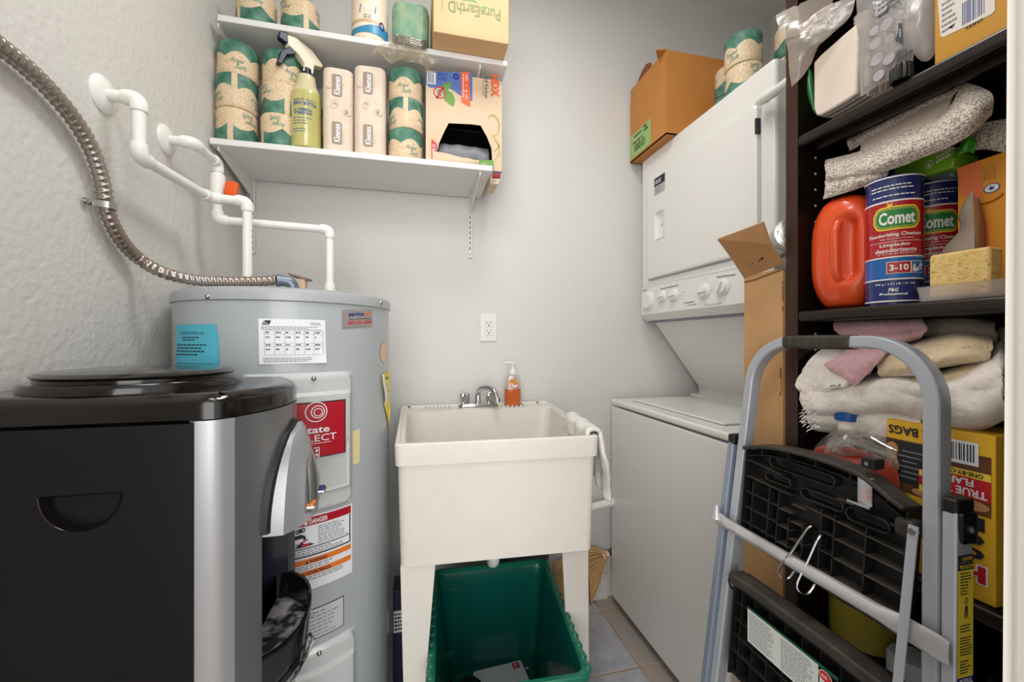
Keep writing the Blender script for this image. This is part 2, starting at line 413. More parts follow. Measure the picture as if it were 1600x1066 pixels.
for k, (t, wd_) in enumerate((('WARNING', Q(511)-Q(483)), ('ADVERTENCIA', Q(517)-Q(478)))):
    y = vT-.108-.026*k
    HS.rect(b, 'label_orange', uL+.004, y, uR-.004, y+.012, n0+.0004, 14)
    HS.poly(b, 'ink', [(Q(477-5*k), y+.0015), (Q(482-5*k), y+.0015), (Q(479.5-5*k), y+.0095)], n0+.0007)
    HS.text(b, 'ink', t, Q(483-5*k), y+.0015, Q(483-5*k)+wd_, y+.0095, n0+.0007, .03)
    HS.fine(b, 'ink_grey', uL+.01, y-.012, uR-.01, y-.001, 2 if k == 0 else 2, n0+.0005, .4, 14)
part('danger_label', b, 'paper', heater, smooth=0, label='white safety label with red and orange bars')
# rating plate
b = MB(); a0 = hp(536, 932); a1 = hp(536, 976); uR = a0[0]; uL = uR-.125; vT, vB = a0[1], a1[1]
HS.rect(b, 'ink', uL-.002, vB-.002, uR+.002, vT+.002, .0006, 12); HS.rect(b, 'panel_grey', uL, vB, uR, vT, .0009, 12)
HS.fine(b, 'ink_grey', uL+.008, vB+.004, uR-.008, vT-.004, 7, .0013, .3, 8)
HS.ell(b, 'ink_grey', uL+.055, vT-.010, .005, .005, .0013, 14, .7)
part('rating_plate', b, 'panel_grey', heater, smooth=0, label='grey rating plate with a black outline')
# white service card
b = MB(); a0 = hp(404, 498); a1 = hp(508, 567); uL, uR, vT, vB = a0[0], a1[0], a0[1], a1[1]; w = uR-uL; hh = vT-vB
def card(u, v, n): return HS.fn(u+ (v-vT)*-.02, v, n+.0015+.0009*math.sin(u*60)+ .004*sm(u, uR-.03, uR)*sm(vB+.03-v, 0, .03))
CS = Surf(card)
CS.rect(b, 'paper', uL, vB, uR, vT, 0, 14, 6)
CS.poly(b, 'ink', [(uL+.05*w, vT-.13*hh), (uL+.07*w, vT-.06*hh), (uL+.09*w, vT-.035*hh), (uL+.18*w, vT-.035*hh), (uL+.17*w, vT-.09*hh), (uL+.15*w, vT-.13*hh)], .0006)
CS.fine(b, 'paper', uL+.07*w, vT-.115*hh, uL+.16*w, vT-.05*hh, 2, .0009, .4, 2)
CS.fine(b, 'ink_grey', uL+.76*w, vT-.13*hh, uL+.97*w, vT-.06*hh, 2, .0006, .4, 4)
CS.fine(b, 'ink_grey', uL+.04*w, vT-.25*hh, uL+.97*w, vT-.155*hh, 3, .0006, .4, 16)
for i in range(7): CS.rect(b, 'ink_grey', uL+w*(.08+.145*i), vT-.80*hh, uL+w*(.08+.145*i)+.0006, vT-.26*hh, .0006)
for y in (.26, .335, .54, .605, .80): CS.rect(b, 'ink_grey', uL+.08*w, vT-y*hh-.0005, uL+.95*w, vT-y*hh, .0006, 12)
for i in range(6):
    for y in (.275, .38, .55, .65): CS.fine(b, 'ink', uL+w*(.10+.145*i), vT-(y+.05)*hh, uL+w*(.20+.145*i), vT-y*hh, 1, .0006, .5, 2)
CS.fine(b, 'ink_grey', uL+.06*w, vT-.96*hh, uL+.97*w, vT-.85*hh, 3, .0006, .4, 15)
part('service_card', b, 'paper', heater, smooth=0, label='white maintenance card printed with a table of boxes')
# blue notice
b = MB(); a0 = hp(277, 508); a1 = hp(339, 510); uL, uR, vT = a0[0], a1[0], a0[1]; w = uR-uL; hh = .13
BS = Surf(lambda u, v, n: HS.fn(u+.03*(vT-v), v, n+.002+.0012*math.sin(v*70)))
BS.rect(b, 'paper_blue', uL, vT-hh, uR, vT, 0, 8, 8); BS.rect(b, 'paper_blue', uR-.004, vT-hh, uR+.004, vT-.02, -.001, 2, 6)
BS.text(b, 'ink', 'HOMEVEST CONTROL, INC.', uL+.18*w, vT-.022, uL+.78*w, vT-.016, .0008)
BS.fine(b, 'ink', uL+.22*w, vT-.036, uL+.72*w, vT-.025, 2, .0008, .4, 6)
BS.fine(b, 'ink', uL+.04*w, vT-.068, uL+.9*w, vT-.040, 4, .0008, .35, 9)
for y in (.085, .098): BS.rect(b, 'ink', uL+.06*w, vT-y, uL+.95*w, vT-y+.0008, .0008, 6)
part('blue_notice', b, 'paper_blue', heater, smooth=0, label='bright blue paper notice taped high on the tank')
# service sticker
b = MB(); a0 = hp(534, 484.5); a1 = (hp(582, 500)[0], hp(534, 514.5)[1]); uL, uR, vT, vB = a0[0], a1[0], a0[1], a1[1]; w = uR-uL; hh = vT-vB; SS = Surf(lambda u, v, n: HS.fn(u, v+(u-uL)*.085, n))
SS.rect(b, 'label_silver', uL, vB, uR, vT, .0006, 8)
SS.text(b, 'label_navy', 'service', uL+.18*w, vT-.36*hh, uL+.66*w, vT-.12*hh, .001, .03)
SS.text(b, 'label_orange', 'one', uL+.67*w, vT-.36*hh, uL+.90*w, vT-.18*hh, .001, .03)
SS.text(b, 'ink', 'CALL US FOR SERVICE', uL+.18*w, vT-.56*hh, uL+.92*w, vT-.47*hh, .001, .01)
SS.text(b, 'label_red2', '407-331-6589', uL+.16*w, vT-.80*hh, uL+.94*w, vT-.60*hh, .001, .03)
SS.fine(b, 'ink_grey', uL+.06*w, vT-.95*hh, uL+.97*w, vT-.85*hh, 1, .001, .5, 10)
part('service_sticker', b, 'label_silver', heater, smooth=0, label='silver service sticker with a phone number')
b = MB(); a0 = hp(600.5, 550); HS.ell(b, 'decal_beige', a0[0], a0[1], .0305, .030, .0008, 28); HS.ell(b, 'label_silver', a0[0], a0[1], .032, .0315, .0005, 28)
part('round_sticker', b, 'decal_beige', heater, smooth=0, label='round beige sticker')
# torn yellow tag
b = MB(); P = [(594, 585), (607, 580), (608.5, 588), (612, 589), (609, 600), (609, 625), (608, 645), (610, 668), (612, 672), (607, 672), (605, 660), (601, 640), (598, 632), (600, 620), (596, 600)]
TS = Surf(lambda u, v, n: HS.fn(u, v, n+.004+.002*math.sin(v*90)))
q = [hp(min(x, 606.5)+0, y) for x, y in P]
TS.poly(b, 'label_yellow', [(u+(.006 if P[i][0] > 607 else 0), v) for i, (u, v) in enumerate(q)], 0)
q2 = [hp(x, y) for x, y in ((594, 586), (597, 584), (603, 622), (601, 640), (597, 612))]
TS.poly(b, 'paper', q2, .0012)
c0, c1 = hp(597, 595), hp(606, 588); TS.fine(b, 'ink', c0[0], c0[1], c1[0]+.004, c1[1], 2, .0014, .7, 3)
for y in (603, 612, 622): c0 = hp(602, y); TS.rect(b, 'ink', c0[0], c0[1], c0[0]+.012, c0[1]+.0015, .0014)
part('torn_tag', b, 'label_yellow', heater, smooth=0, label='torn yellow and white energy tag on the right edge')
b = MB(); a0, a1 = hp(550, 674), hp(562, 724)
pts = [(a0[0], a0[1]), (a1[0], a0[1]+.002), (a1[0]-.001, a1[1]+.004), (a1[0]-.006, a1[1]+.001), (a0[0]+.006, a1[1]), (a0[0]+.001, a1[1]+.005)]
HS.poly(b, 'tape', pts, .0012); part('tape_strip', b, 'tape', heater, smooth=0, label='strip of cream masking tape')
# relief fitting with a brown cap standing on the lid
p = W(465, 440, Y=1.18); p.z = 1.262
b = MB().rbox(p.x-.008, p.x+.018, p.y, p.y+.03, 1.25, 1.306, .003)
part('relief_box', b, 'decal_beige', heater, label='beige fitting under the cap')
b = MB().rbox(-.026, .026, -.022, .022, -.003, .003, .002); b.xform(Matrix.Translation((p.x+.003, p.y+.015, 1.310)) @ Matrix.Rotation(R(14), 4, 'Y'))
mat('rust_brown', (124, 102, 84), .6, var=(60, (160, 140, 120), .5))
part('relief_cap', b, 'rust_brown', heater)

# ================================================================ plumbing
hot = thing('hot_water_pipe', 'nearer white plastic pipe bending from wall down to grey heater', 'pipe', (XL, .971, 1.3))
pA = [(XL+.002, .971, 1.625), (-.536, .971, 1.625), (-.536, .971, 1.509), (-.512, 1.205, 1.509), (-.430, 1.217, 1.509), (-.430, 1.217, 1.262)]
pipe('pipe', pA, .0115, .0148, 'pvc', hot)
part('coupling', MB().cyl(pA[-1], (pA[-1][0], pA[-1][1], 1.30), .0150), 'pvc', hot)
def flange(c, root, r=.036):
    prof = [(.012, .012), (r*.55, .011), (r*.86, .008), (r, .002), (r, 0)]
    b = MB().lathe(prof[::-1], (0, 0, 0), 36); b.xform(Matrix.Translation(c) @ Matrix.Rotation(R(90), 4, 'Y')); part('flange', b, 'pvc', root)
flange((XL, .971, 1.625), hot)
cold = thing('cold_water_pipe', 'farther white plastic pipe with orange valve, behind the nearer one', 'pipe', (XL, 1.18, 1.3))
pB = [(XL+.002, 1.18, 1.636), (-.537, 1.18, 1.636), (-.534, 1.302, 1.636), (-.534, 1.302, 1.478), (-.250, 1.338, 1.478), (-.250, 1.338, 1.268)]
pipe('pipe', pB, .0115, .0148, 'pvc', cold)
flange((XL, 1.18, 1.636), cold)
part('coupling', MB().tube([(-.25, 1.338, 1.272), (-.25, 1.338, 1.305), (-.25, 1.338, 1.318)], [.0165, .0155, .012], 18), 'pvc', cold)
b = MB().lathe([(.02, 0), (.02, .014), (.017, .014), (.017, .02)], (-.25, 1.338, 1.258), 6); part('hex_nut', b, 'brass', cold, smooth=20)
part('valve_body', MB().tube([(-.534, 1.302, z) for z in (1.605, 1.600, 1.545, 1.540)], [.016, .0185, .0185, .016], 18), 'pvc', cold)
b = MB().rbox(-.016, .016, -.008, .008, -.020, .022, .005, 3).cyl((-.0, .0, -.010), (-.024, .012, -.010), .007, n=12)
b.xform(Matrix.Translation((-.496, 1.292, 1.562)) @ Matrix.Rotation(R(8), 4, 'Y')); part('valve_handle', b, 'orange_handle', cold, label='orange shut-off handle')

# ================================================================ armoured conduit on the left wall
cond = thing('electric_conduit', 'ribbed flexible steel conduit curving down left wall to heater top', 'conduit', (XL, .9, 1.3))
cp = [W(x, y, X=-.578) for x, y in ((-170, -60), (-90, 0), (-30, 48), (2, 74), (42, 106), (86, 150), (122, 196), (146, 240), (160, 285), (166, 322), (176, 352), (196, 384))]
cp += [W(222, 408, X=-.570), W(258, 427, Y=1.045), W(300, 437, Y=1.075), W(345, 440, Y=1.10), W(395, 440, Y=1.12), W(432, 438, Y=1.13)]
sp = smooth_path(cp, 40); L = [0]
for i in range(1, len(sp)): L.append(L[-1]+(sp[i]-sp[i-1]).length)
N = int(L[-1]/.00225); q = []; j = 0
for i in range(N+1):
    d = L[-1]*i/N
    while j < len(L)-2 and L[j+1] < d: j += 1
    q.append(sp[j].lerp(sp[j+1], (d-L[j])/max(L[j+1]-L[j], 1e-9)))
b = MB().tube(q, .0122, 14); n = 14
for i, p in enumerate(q):
    for k in range(n):
        ph = 2*math.pi*(i/5.2)-2*math.pi*k/n
        v = b.v[i*n+k]; b.v[i*n+k] = p+(v-p)*(1+.10*math.cos(ph)+.03*math.cos(2*ph))
part('conduit', b, 'conduit_steel', cond, smooth=60)
c0 = W(163, 322, X=-.578)
b = MB().tube([c0+Vector((x, y, z)) for x, y, z in ((-.014, -.03, 0), (-.014, -.017, 0), (.002, -.0165, 0), (.0135, -.011, .0), (.0175, 0, 0), (.0135, .011, 0), (.0, .0165, 0))], 1, sec=[(-.006, -.001), (.006, -.001), (.006, .001), (-.006, .001)], up=(0, 0, 1))
part('clamp', b, 'steel', cond); part('clamp_screw', MB().cyl(c0+Vector((-.013, -.024, 0)), c0+Vector((-.009, -.024, 0)), .004, n=10), 'steel', cond)
e = cp[-1]; a = Vector((e.x+.034, e.y+.012, e.z)); g = Vector((a.x+.004, a.y, 1.258))
part('connector', MB().tube([e, e+Vector((.008, .003, 0))], .0155, 16), 'blue_grey_metal', cond)
part('elbow', MB().tube([e+Vector((.006, .002, 0))]+arc(e, a, g, .02)+[g], .0135, 16), 'blue_grey_metal', cond, label='blue-grey elbow connector')

# ================================================================ water cooler
cool = thing('water_cooler', 'black and silver water cooler standing in front of the heater', 'water cooler', (-.42, .80, 0))
def fx(y):                                   # plan of the bowed front
    t = (y-.8025)/.1345
    return -.212-.0445*abs(t)**2.1
def outline(inset=0, k=16):
    y0, y1 = .651+inset, .954-inset
    pts = [(-.585, y1), (-.585, y0), (-.295, y0)]
    for i in range(1, 5):
        a = R(90*i/5); pts.append((-.290+.030*math.sin(a)-inset*math.sin(a), y0+.018*(1-math.cos(a))))
    pts += [(fx(y)-inset, y) for y in [.670+(.935-.670)*i/k for i in range(k+1)]]
    for i in range(1, 5):
        a = R(90*(1-i/5)); pts.append((-.290+.030*math.sin(a)-inset*math.sin(a), y1-.018*(1-math.cos(a))))
    return pts+[(-.295, y1)]
# side panel with the recessed half-moon grip
hx0, hx1 = W(63, 772, Y=.65).x, W(188, 772, Y=.65).x; hz = W(120, 775, Y=.65).z; hcx = (hx0+hx1)/2; hr = (hx1-hx0)/2; hb = hz-W(120, 830, Y=.65).z
moon = [(hcx+hr*math.cos(R(180+180*i/20)), hz-hb*math.sin(R(180*i/20))) for i in range(21)]
b = MB(); plate(b, [(-.585, .02), (-.297, .02), (-.297, 1.026), (-.585, 1.026)], [moon], lambda u, v, k: Vector((u, .65+.012*k, v)))
part('side_panel', b, 'black_satin', cool)
b = MB(); k = 20
rings = [[Vector((hcx+(u-hcx)*s, .6495+d, hz+(v-hz)*s-o)) for u, v in moon] for s, d, o in ((1.07, .0, -.0012), (1.05, -.0015, -.0012), (1.0, .0, 0), (.97, .006, .001), (.86, .022, .002), (.5, .036, .003), (.02, .040, .004))]
b.loft(rings, cap=False); part('side_grip', b, 'black_gloss', cool, smooth=50)
b = MB().box(-.585, -.30, .663, .945, .02, 1.02).box(-.585, -.30, .945, .954, .02, 1.02); part('cabinet', b, 'black_satin', cool)
# top cap
b = MB(); rings = []
for z, ins in ((1.030, .002), (1.031, 0), (1.052, 0), (1.058, .003), (1.064, .009), (1.067, .018)): rings.append([(x, y, z) for x, y in outline(ins)])
b.loft(rings); part('top_cap', b, 'black_gloss', cool, smooth=45)
b = MB().lathe([(.138, 1.066), (.138, 1.074), (.134, 1.079), (.122, 1.080), (.122, 1.084), (.126, 1.088), (.12, 1.093), (.07, 1.097), (0, 1.098)], (-.435, .80, 0), 64)
part('bottle_lid', b, 'black_gloss', cool, smooth=40)
def bow(b, y0, y1, z0, z1, off=0, th=.012, k=14, fxx=fx):
    ys = [y0+(y1-y0)*i/k for i in range(k+1)]
    poly = [(fxx(y)+off, y) for y in ys]+[(fxx(y)+off-th, y) for y in reversed(ys)]
    return b.prism(poly, lambda u, v, kk: Vector((u, v, (z0, z1)[kk])))
# near rounded corner strip, lighter silver
b = MB(); pts = [(x, y) for x, y in outline() if y < .6705 and x > -.296]+[(fx(.672), .672)]
b.prism(pts+[(x-.012, y+.012) for x, y in reversed(pts)], lambda u, v, k: Vector((u, v, (.02, 1.029)[k]))); part('corner_strip', b, 'silver_plastic', cool)
AY0, AY1, AZ0, AZ1 = .712, .893, .50, .875
b = MB(); bow(b, .672, AY0, .02, 1.029); bow(b, AY0, AY1, AZ1, 1.029); bow(b, AY1, .936, .02, 1.029)
part('front_panel', b, 'silver_dark', cool, smooth=30)
b = MB(); pts = [(x, y) for x, y in outline() if y > .9345 and x > -.296]
b.prism(pts+[(x-.012, y-.012) for x, y in reversed(pts)], lambda u, v, k: Vector((u, v, (.02, 1.029)[k]))); part('corner_strip', b, 'silver_plastic', cool)
mat('navy_plastic', (36, 40, 54), .25, coat=.4)
b = MB().grid(lambda a, c: Vector((-.30+.06*(2*a-1)**4, AY0-.002+(AY1-AY0+.004)*a, .3+.6*c)), 16, 1)
part('alcove', b, 'navy_plastic', cool)
# dispensing hood
def hood(off, th, z0, z1, m, name, extra=0, label=None, flat=0):
    b = MB(); rings = []
    for i in range(15):
        t = i/14; z = z0+(z1-z0)*t; hw = (.079+off)*max(1-t**2.4, .0)**.55+.006; p = (th)*(1-.75*t**2.0)+.006
        sec = []
        for q in range(13):
            s = -1+2*q/12; y = .800+hw*s+.010*t
            sec.append(Vector((max(fx(y), -.232)+extra+p*(1-.30*abs(s)**3), y, z)))
        for q in range(12, -1, -1):
            s = -1+2*q/12; y = .800+hw*s+.010*t; sec.append(Vector((max(fx(y), -.236)-.01, y, z)))
        rings.append(sec)
    b.loft(rings); return part(name, b, m, cool, smooth=40, label=label)
hood(.006, .006, .838, 1.000, 'black_plastic', 'hood_surround')
hood(0, .034, .832, .994, 'silver_plastic', 'dispenser_hood', label='silver arched dispenser hood')
mat('mirror_grey', (150, 152, 152), .12, metal=.8)
def hoodface(b):
    return b.grid(lambda a, c: Vector((fx(.8)+.0365*(1-.72*(c**2.0)*.75)+.004-.0022*abs(2*a-1)**2, .803+.045*(1-c**2.2*.8)*(2*a-1)+.008*c, .845+.125*c)), 10, 12)
part('hood_face', hoodface(MB()), 'mirror_grey', cool, label='mirror-like dark front of the hood')
for y, m in ((.772, 'label_orange'), (.848, 'label_navy')):
    x0 = fx(.8)+.026
    b = MB().rbox(x0-.004, x0+.020, y-.013, y+.013, .851, .858, .003); b.xform(Matrix.Translation((0, 0, .0)))
    lv = part('lever', b, 'chrome', cool)
    part('lever_pad', MB().rbox(x0+.000, x0+.018, y-.011, y+.011, .8575, .861, .0015), m, lv, label='red-orange hot water pad' if y < .8 else 'blue cold water pad')
# drip tray
mat('tray_marks', (40, 40, 44), .3, var=(34, (196, 194, 196), .22))
def trayp(s, t): # s across -1..1
    y = .8025+.090*s; return (fx(y)-.004+.034*(1-abs(s)**2.2), y)
k = 24; ys = [-1+2*i/k for i in range(k+1)]
o = [trayp(s, 0) for s in ys]; bk = [(-.262, .8925), (-.262, .7125)]
rimz = lambda s: .642+.042*sm(s, -.9, .75)
def fn(dz, e=0, d=0, z=None):
    return [Vector((x+e, .8025+(y-.8025)*(1+d), (rimz(s)+dz) if z is None else z)) for (x, y), s in zip(o, ys)]+[Vector((x, .8025+(y-.8025)*(1+d), .684+dz if z is None else z)) for (x, y) in bk[:1]]+[Vector((x, .8025+(y-.8025)*(1+d), .66+dz if z is None else z)) for (x, y) in bk[1:]]
b = MB()
b.loft([fn(0, -.012, -.1, .56), fn(0, -.006, -.05, .59), fn(-.006), fn(0, -.001), fn(0, -.005, -.05), fn(0, -.008, -.07, .632)], cap=False)
part('drip_tray', b, 'black_gloss', cool, smooth=35)
b = MB().add(fn(0, -.007, -.065, .636), [tuple(range(k+3))]); part('tray_grille', b, 'tray_marks', cool, smooth=0, label='drip plate marked with white scale')
b = MB(); bow(b, AY0, AY1, .02, .565, -.002); part('lower_panel', b, 'black_gloss', cool, smooth=30)
b = MB().tube([(x+.002-.010*abs(s)**2, y, .595-.05*s*s) for (x, y), s in zip(o, ys)], .0035, 8); part('tray_trim', b, 'chrome', cool, label='thin chrome curve on tray front')
# ================================================================ wall shelves
mat('shelf_white', (226, 226, 224), .4); mat('slot_dark', (40, 40, 42), .6)
def standard(x, z0, z1, label):
    t = thing('shelf_standard', label, 'shelf rail', (x, YB, z0))
    b = MB().box(x-.008, x+.008, YB-.011, YB-.0005, z0, z1); part('rail', b, 'white_paint', t)
    b = MB(); z = z0+.012
    while z < z1-.02: b.box(x-.0016, x+.0016, YB-.0116, YB-.0108, z, z+.013); z += .021
    tag(part('slots', b, 'slot_dark', t), kind='stuff')
    for z in (z0+.02, ): part('screw', MB().cyl((x, YB-.011, z), (x, YB-.014, z), .004, n=10), 'steel', t)
standard(-.573, 1.46, 2.5, 'left white slotted shelf rail on the back wall in the corner')
standard(.221, 1.480, 2.5, 'right white slotted shelf rail on the back wall ending above outlet')
def wshelf(label, x0, x1, yf, zt, th=.019):
    t = thing('wall_shelf', label, 'shelf', ((x0+x1)/2, YB, zt-th))
    part('board', MB().rbox(x0, x1, yf, YB-.012, zt-th, zt, .0015, 1), 'shelf_white', t)
    for x in (-.573, .221):
        P = [(yf+.012, zt-th), (YB-.012, zt-th), (YB-.012, zt-th-.075), (YB-.03, zt-th-.062), (yf+.012, zt-th-.012)]
        b = MB().prism(P, lambda u, v, k: Vector((x-.0025+.005*k, u, v))); part('bracket', b, 'white_paint', t)
    return t
wshelf('lower white wall shelf carrying paper rolls and trash bag box', -.592, .262, 1.39, 1.745)
wshelf('upper white wall shelf carrying tan carton, cut by the top of the photo', -.572, .315, 1.39, 2.115)

# ================================================================ toilet rolls
def roll_material():
    m = bpy.data.materials.new('roll_wrapper'); m.use_nodes = True; nt = m.node_tree; b = nt.nodes['Principled BSDF']; N = nt.nodes.new; K = nt.links.new
    tc = N('ShaderNodeTexCoord'); sp = N('ShaderNodeSeparateXYZ'); K(tc.outputs['Object'], sp.inputs[0])
    def mth(op, a, c=None):
        n = N('ShaderNodeMath'); n.operation = op
        for i, q in ((0, a), (1, c)):
            if q is None: continue
            if isinstance(q, (int, float)): n.inputs[i].default_value = q
            else: K(q, n.inputs[i])
        return n.outputs[0]
    th = mth('ARCTAN2', sp.outputs[1], sp.outputs[0])
    sc = mth('MULTIPLY', mth('ABSOLUTE', mth('SINE', mth('MULTIPLY', th, 2.5))), .017)
    low = mth('GREATER_THAN', sp.outputs[2], mth('ADD', sc, .050))          # green above the scallops
    bot = mth('LESS_THAN', sp.outputs[2], .0005)
    strip = mth('LESS_THAN', mth('ABSOLUTE', mth('SUBTRACT', th, 1.2)), .14)
    green = mth('MULTIPLY', mth('MAXIMUM', low, bot), mth('SUBTRACT', 1, strip))
    n1 = N('ShaderNodeTexNoise'); n1.inputs['Scale'].default_value = 330; n1.inputs['Detail'].default_value = 3; K(tc.outputs['Object'], n1.inputs['Vector'])
    r1 = N('ShaderNodeValToRGB'); r1.color_ramp.elements[0].position = .42; r1.color_ramp.elements[1].position = .56
    r1.color_ramp.elements[0].color = C(198, 172, 138); r1.color_ramp.elements[1].color = C(226, 204, 172); K(n1.outputs[0], r1.inputs[0])
    n2 = N('ShaderNodeTexNoise'); n2.inputs['Scale'].default_value = 28; n2.inputs['Detail'].default_value = 6; K(tc.outputs['Object'], n2.inputs['Vector'])
    r2 = N('ShaderNodeValToRGB'); r2.color_ramp.elements[0].position = .35; r2.color_ramp.elements[1].position = .7
    r2.color_ramp.elements[0].color = C(40, 98, 80); r2.color_ramp.elements[1].color = C(102, 146, 126); K(n2.outputs[0], r2.inputs[0])
    mx = N('ShaderNodeMix'); mx.data_type = 'RGBA'; K(green, mx.inputs[0]); K(r1.outputs[0], mx.inputs[6]); K(r2.outputs[0], mx.inputs[7]); K(mx.outputs[2], b.inputs['Base Color'])
    n3 = N('ShaderNodeTexNoise'); n3.inputs['Scale'].default_value = 45; K(tc.outputs['Object'], n3.inputs['Vector'])
    bp = N('ShaderNodeBump'); bp.inputs['Strength'].default_value = .5; bp.inputs['Distance'].default_value = .004; K(n3.outputs[0], bp.inputs['Height']); K(bp.outputs[0], b.inputs['Normal'])
    b.inputs['Roughness'].default_value = .5; M['roll_wrapper'] = m
roll_material(); mat('faded_teal', (120, 156, 136), .6); mat('roll_core', (176, 150, 120), .8)
RRAD, RHT = .0565, .1045
roll0 = thing('toilet_roll', 'x', 'toilet roll')
def rollfn(a, c):
    th = 2*math.pi*a; prof = [(.020, .010), (.021, .002), (.045, -.0), (.053, .002), (RRAD, .010), (RRAD, .030), (RRAD, .055), (RRAD, .080), (RRAD, RHT-.010), (.053, RHT-.002), (.045, RHT), (.021, RHT-.002), (.020, RHT-.010)]
    r, z = prof[round(c*12)]; k = 1+.022*vnoise(math.cos(th)*1.3, math.sin(th)*1.3, z*22)
    return Vector((r*k*math.cos(th), r*k*math.sin(th), z))
part('wrapper', MB().grid(rollfn, 40, 12, True), 'roll_wrapper', roll0, world=False)
part('core', MB().lathe([(.0205, .008), (.0205, RHT-.008)], n=20), 'roll_core', roll0, world=False)
b = MB()
for k in range(3):
    cs = cylsurf((0, 0, 0), RRAD*1.008, R(120*k+18)); cs.text(b, 'faded_teal', 'Angel', -.026, .030, .012, .046, .0012, .01, .3); cs.text(b, 'faded_teal', 'Soft', -.012, .014, .018, .029, .0012, .01, .3)
part('lettering', b, 'faded_teal', roll0, world=False, smooth=0)
used = [False]
def roll(x, y, z, face, label, flip=False, tilt=0, group='toilet rolls on the lower shelf'):
    """face: pattern turn; flip: green band down"""
    rot = (math.pi if flip else 0, R(tilt), R(face)); zz = z+(RHT if flip else 0)
    if not used[0]: roll0.location = (x, y, zz); roll0.rotation_euler = rot; used[0] = True; o = roll0; o['label'] = label
    else: o = dup(roll0, (x, y, zz), rot=rot, label=label)
    o['group'] = group; return o
Z1, Z2 = 1.7455, 2.1155
rs = [('bottom toilet roll of the leftmost stack on lower shelf, green band down', -.541, 1.452, 0, -20, True),
      ('middle toilet roll of leftmost stack, with a pale seam strip', -.540, 1.449, 1, -166+20, False),
      ('top toilet roll of the leftmost stack, green band up', -.538, 1.453, 2, 36, False)]
for l, x, y, k, fc, fp in rs: roll(x, y, Z1+k*(RHT-.002), fc, l, fp, 0)
rs = [('bottom toilet roll of the stack behind the spray bottle', -.418, 1.456, 0, -70, True),
      ('middle toilet roll of the stack behind the spray bottle', -.416, 1.458, 1, 10, True),
      ('top toilet roll of the stack behind the spray bottle', -.414, 1.457, 2, -60, False)]
for l, x, y, k, fc, fp in rs: roll(x, y, Z1+k*(RHT-.004), fc, l, fp, 0)
for k in range(2): roll(-.318, 1.60, Z1+k*RHT, 25+70*k, ('bottom','upper')[k]+' toilet roll half hidden at back between the spray bottle and paper towels', False)
rs = [('bottom toilet roll of stack beside the trash bag box', -.030, 1.456, 0, 40, False),
      ('middle toilet roll of stack beside the trash bag box, pale strip', -.027, 1.455, 1, -160, False),
      ('top toilet roll of stack beside the trash bag box, under the clear bag', -.029, 1.457, 2, 12, False)]
for l, x, y, k, fc, fp in rs: roll(x, y, Z1+k*(RHT-.003), fc, l, fp, 0)
roll(-.487, 1.452, Z2, -60, 'left toilet roll on upper shelf, cut by photo edge', True, group='toilet rolls on the upper shelf')
roll(-.360, 1.452, Z2, 10, 'right toilet roll on upper shelf, green band down', True, group='toilet rolls on the upper shelf')

# ================================================================ folded towel packs
mat('towel_wrap', (222, 205, 188), .55, var=(40, (212, 194, 176), .4), bump=(30, .25, .002)); mat('towel_label', (150, 134, 116), .55); mat('towel_spot', (208, 190, 172), .6); mat('towel_print', (192, 174, 150), .6)
def pack(x, y, w, d, h, rz, label, tilt=0):
    t = thing('paper_towel_pack', label, 'paper towels', (x, y, Z1), rz, 'paper towel packs on the lower shelf')
    b = MB(); rings = []
    for z, k in ((0, .96), (.006, 1), (h*.5, 1.01), (h-.012, 1), (h-.003, .97), (h, .90)):
        rings.append([(u*k, v*k, z+(.004*u/w if z > h/2 else 0)) for u, v in rrect(w, d, .024, 5)])
    b.loft(rings); part('wrap', b, 'towel_wrap', t, world=False)
    s = plane((-w/2, -d/2-.0014, 0), (1, 0, 0), (0, 0, 1)); b = MB()
    for k, v in enumerate((.022, h-.095)):
        s.poly(b, 'towel_label', [(w*.32+p*1, v+.036+q) for p, q in rrect(.030, .070, .006, 3, .012, 0)], .0002)
        s.text(b, 'paper', 'Kleenex', w*.32+.003, v+.007, w*.32+.022, v+.066, .0005, .02, rot=90)
    rnd = random.Random(3)
    for q in range(9): s.ell(b, 'towel_spot', w*rnd.uniform(.2, .8), h*rnd.uniform(.1, .9), .010, .011, .0001, 16)
    e = plane((w/2+.0014, -d/2+.02, 0), (0, 1, 0), (0, 0, 1))
    e.text(b, 'towel_print', 'Kleenex', .012, .02, .030, .09, .0003, .02, rot=90); e.text(b, 'towel_print', 'Kleenex', .012, h-.11, .030, h-.04, .0003, .02, rot=90)
    e.fine(b, 'towel_label', .045, h*.4, .065, h*.6, 6, .0003, .4, 3)
    part('print', b, 'towel_label', t, smooth=0, world=False)
pack(-.243, 1.452, .092, .105, .268, R(8), 'left beige pack of folded paper towels, beside the spray bottle')
pack(-.142, 1.447, .098, .105, .286, R(2), 'right beige pack of folded paper towels, beside rolls')

# ================================================================ spray bottle
spray = thing('spray_bottle', 'spray bottle of yellow-green cleaner with cream head and navy trigger', 'spray bottle', (-.338, 1.434, Z1))
mat('cleaner_liquid', (178, 172, 104), .22, coat=.4, var=(10, (196, 190, 122), .5)); mat('bottle_haze', (206, 198, 160), .3, coat=.3); mat('cream_plastic', (232, 220, 196), .4); mat('navy', (22, 24, 52), .35); mat('print_blue', (56, 92, 150), .5)
prof = [(.036, 0), (.043, .004), (.0445, .012), (.0445, .09), (.0435, .11), (.0445, .13), (.0445, .172), (.0435, .180)]
part('bottle', MB().lathe(prof, n=40), 'cleaner_liquid', spray, world=False, label='yellow-green lower bottle full of cleaner')
part('bottle_shoulder', MB().lathe([(.0435, .180), (.040, .192), (.033, .205), (.029, .222), (.0265, .240), (.0145, .247), (.0145, .253)], n=40), 'bottle_haze', spray, world=False)
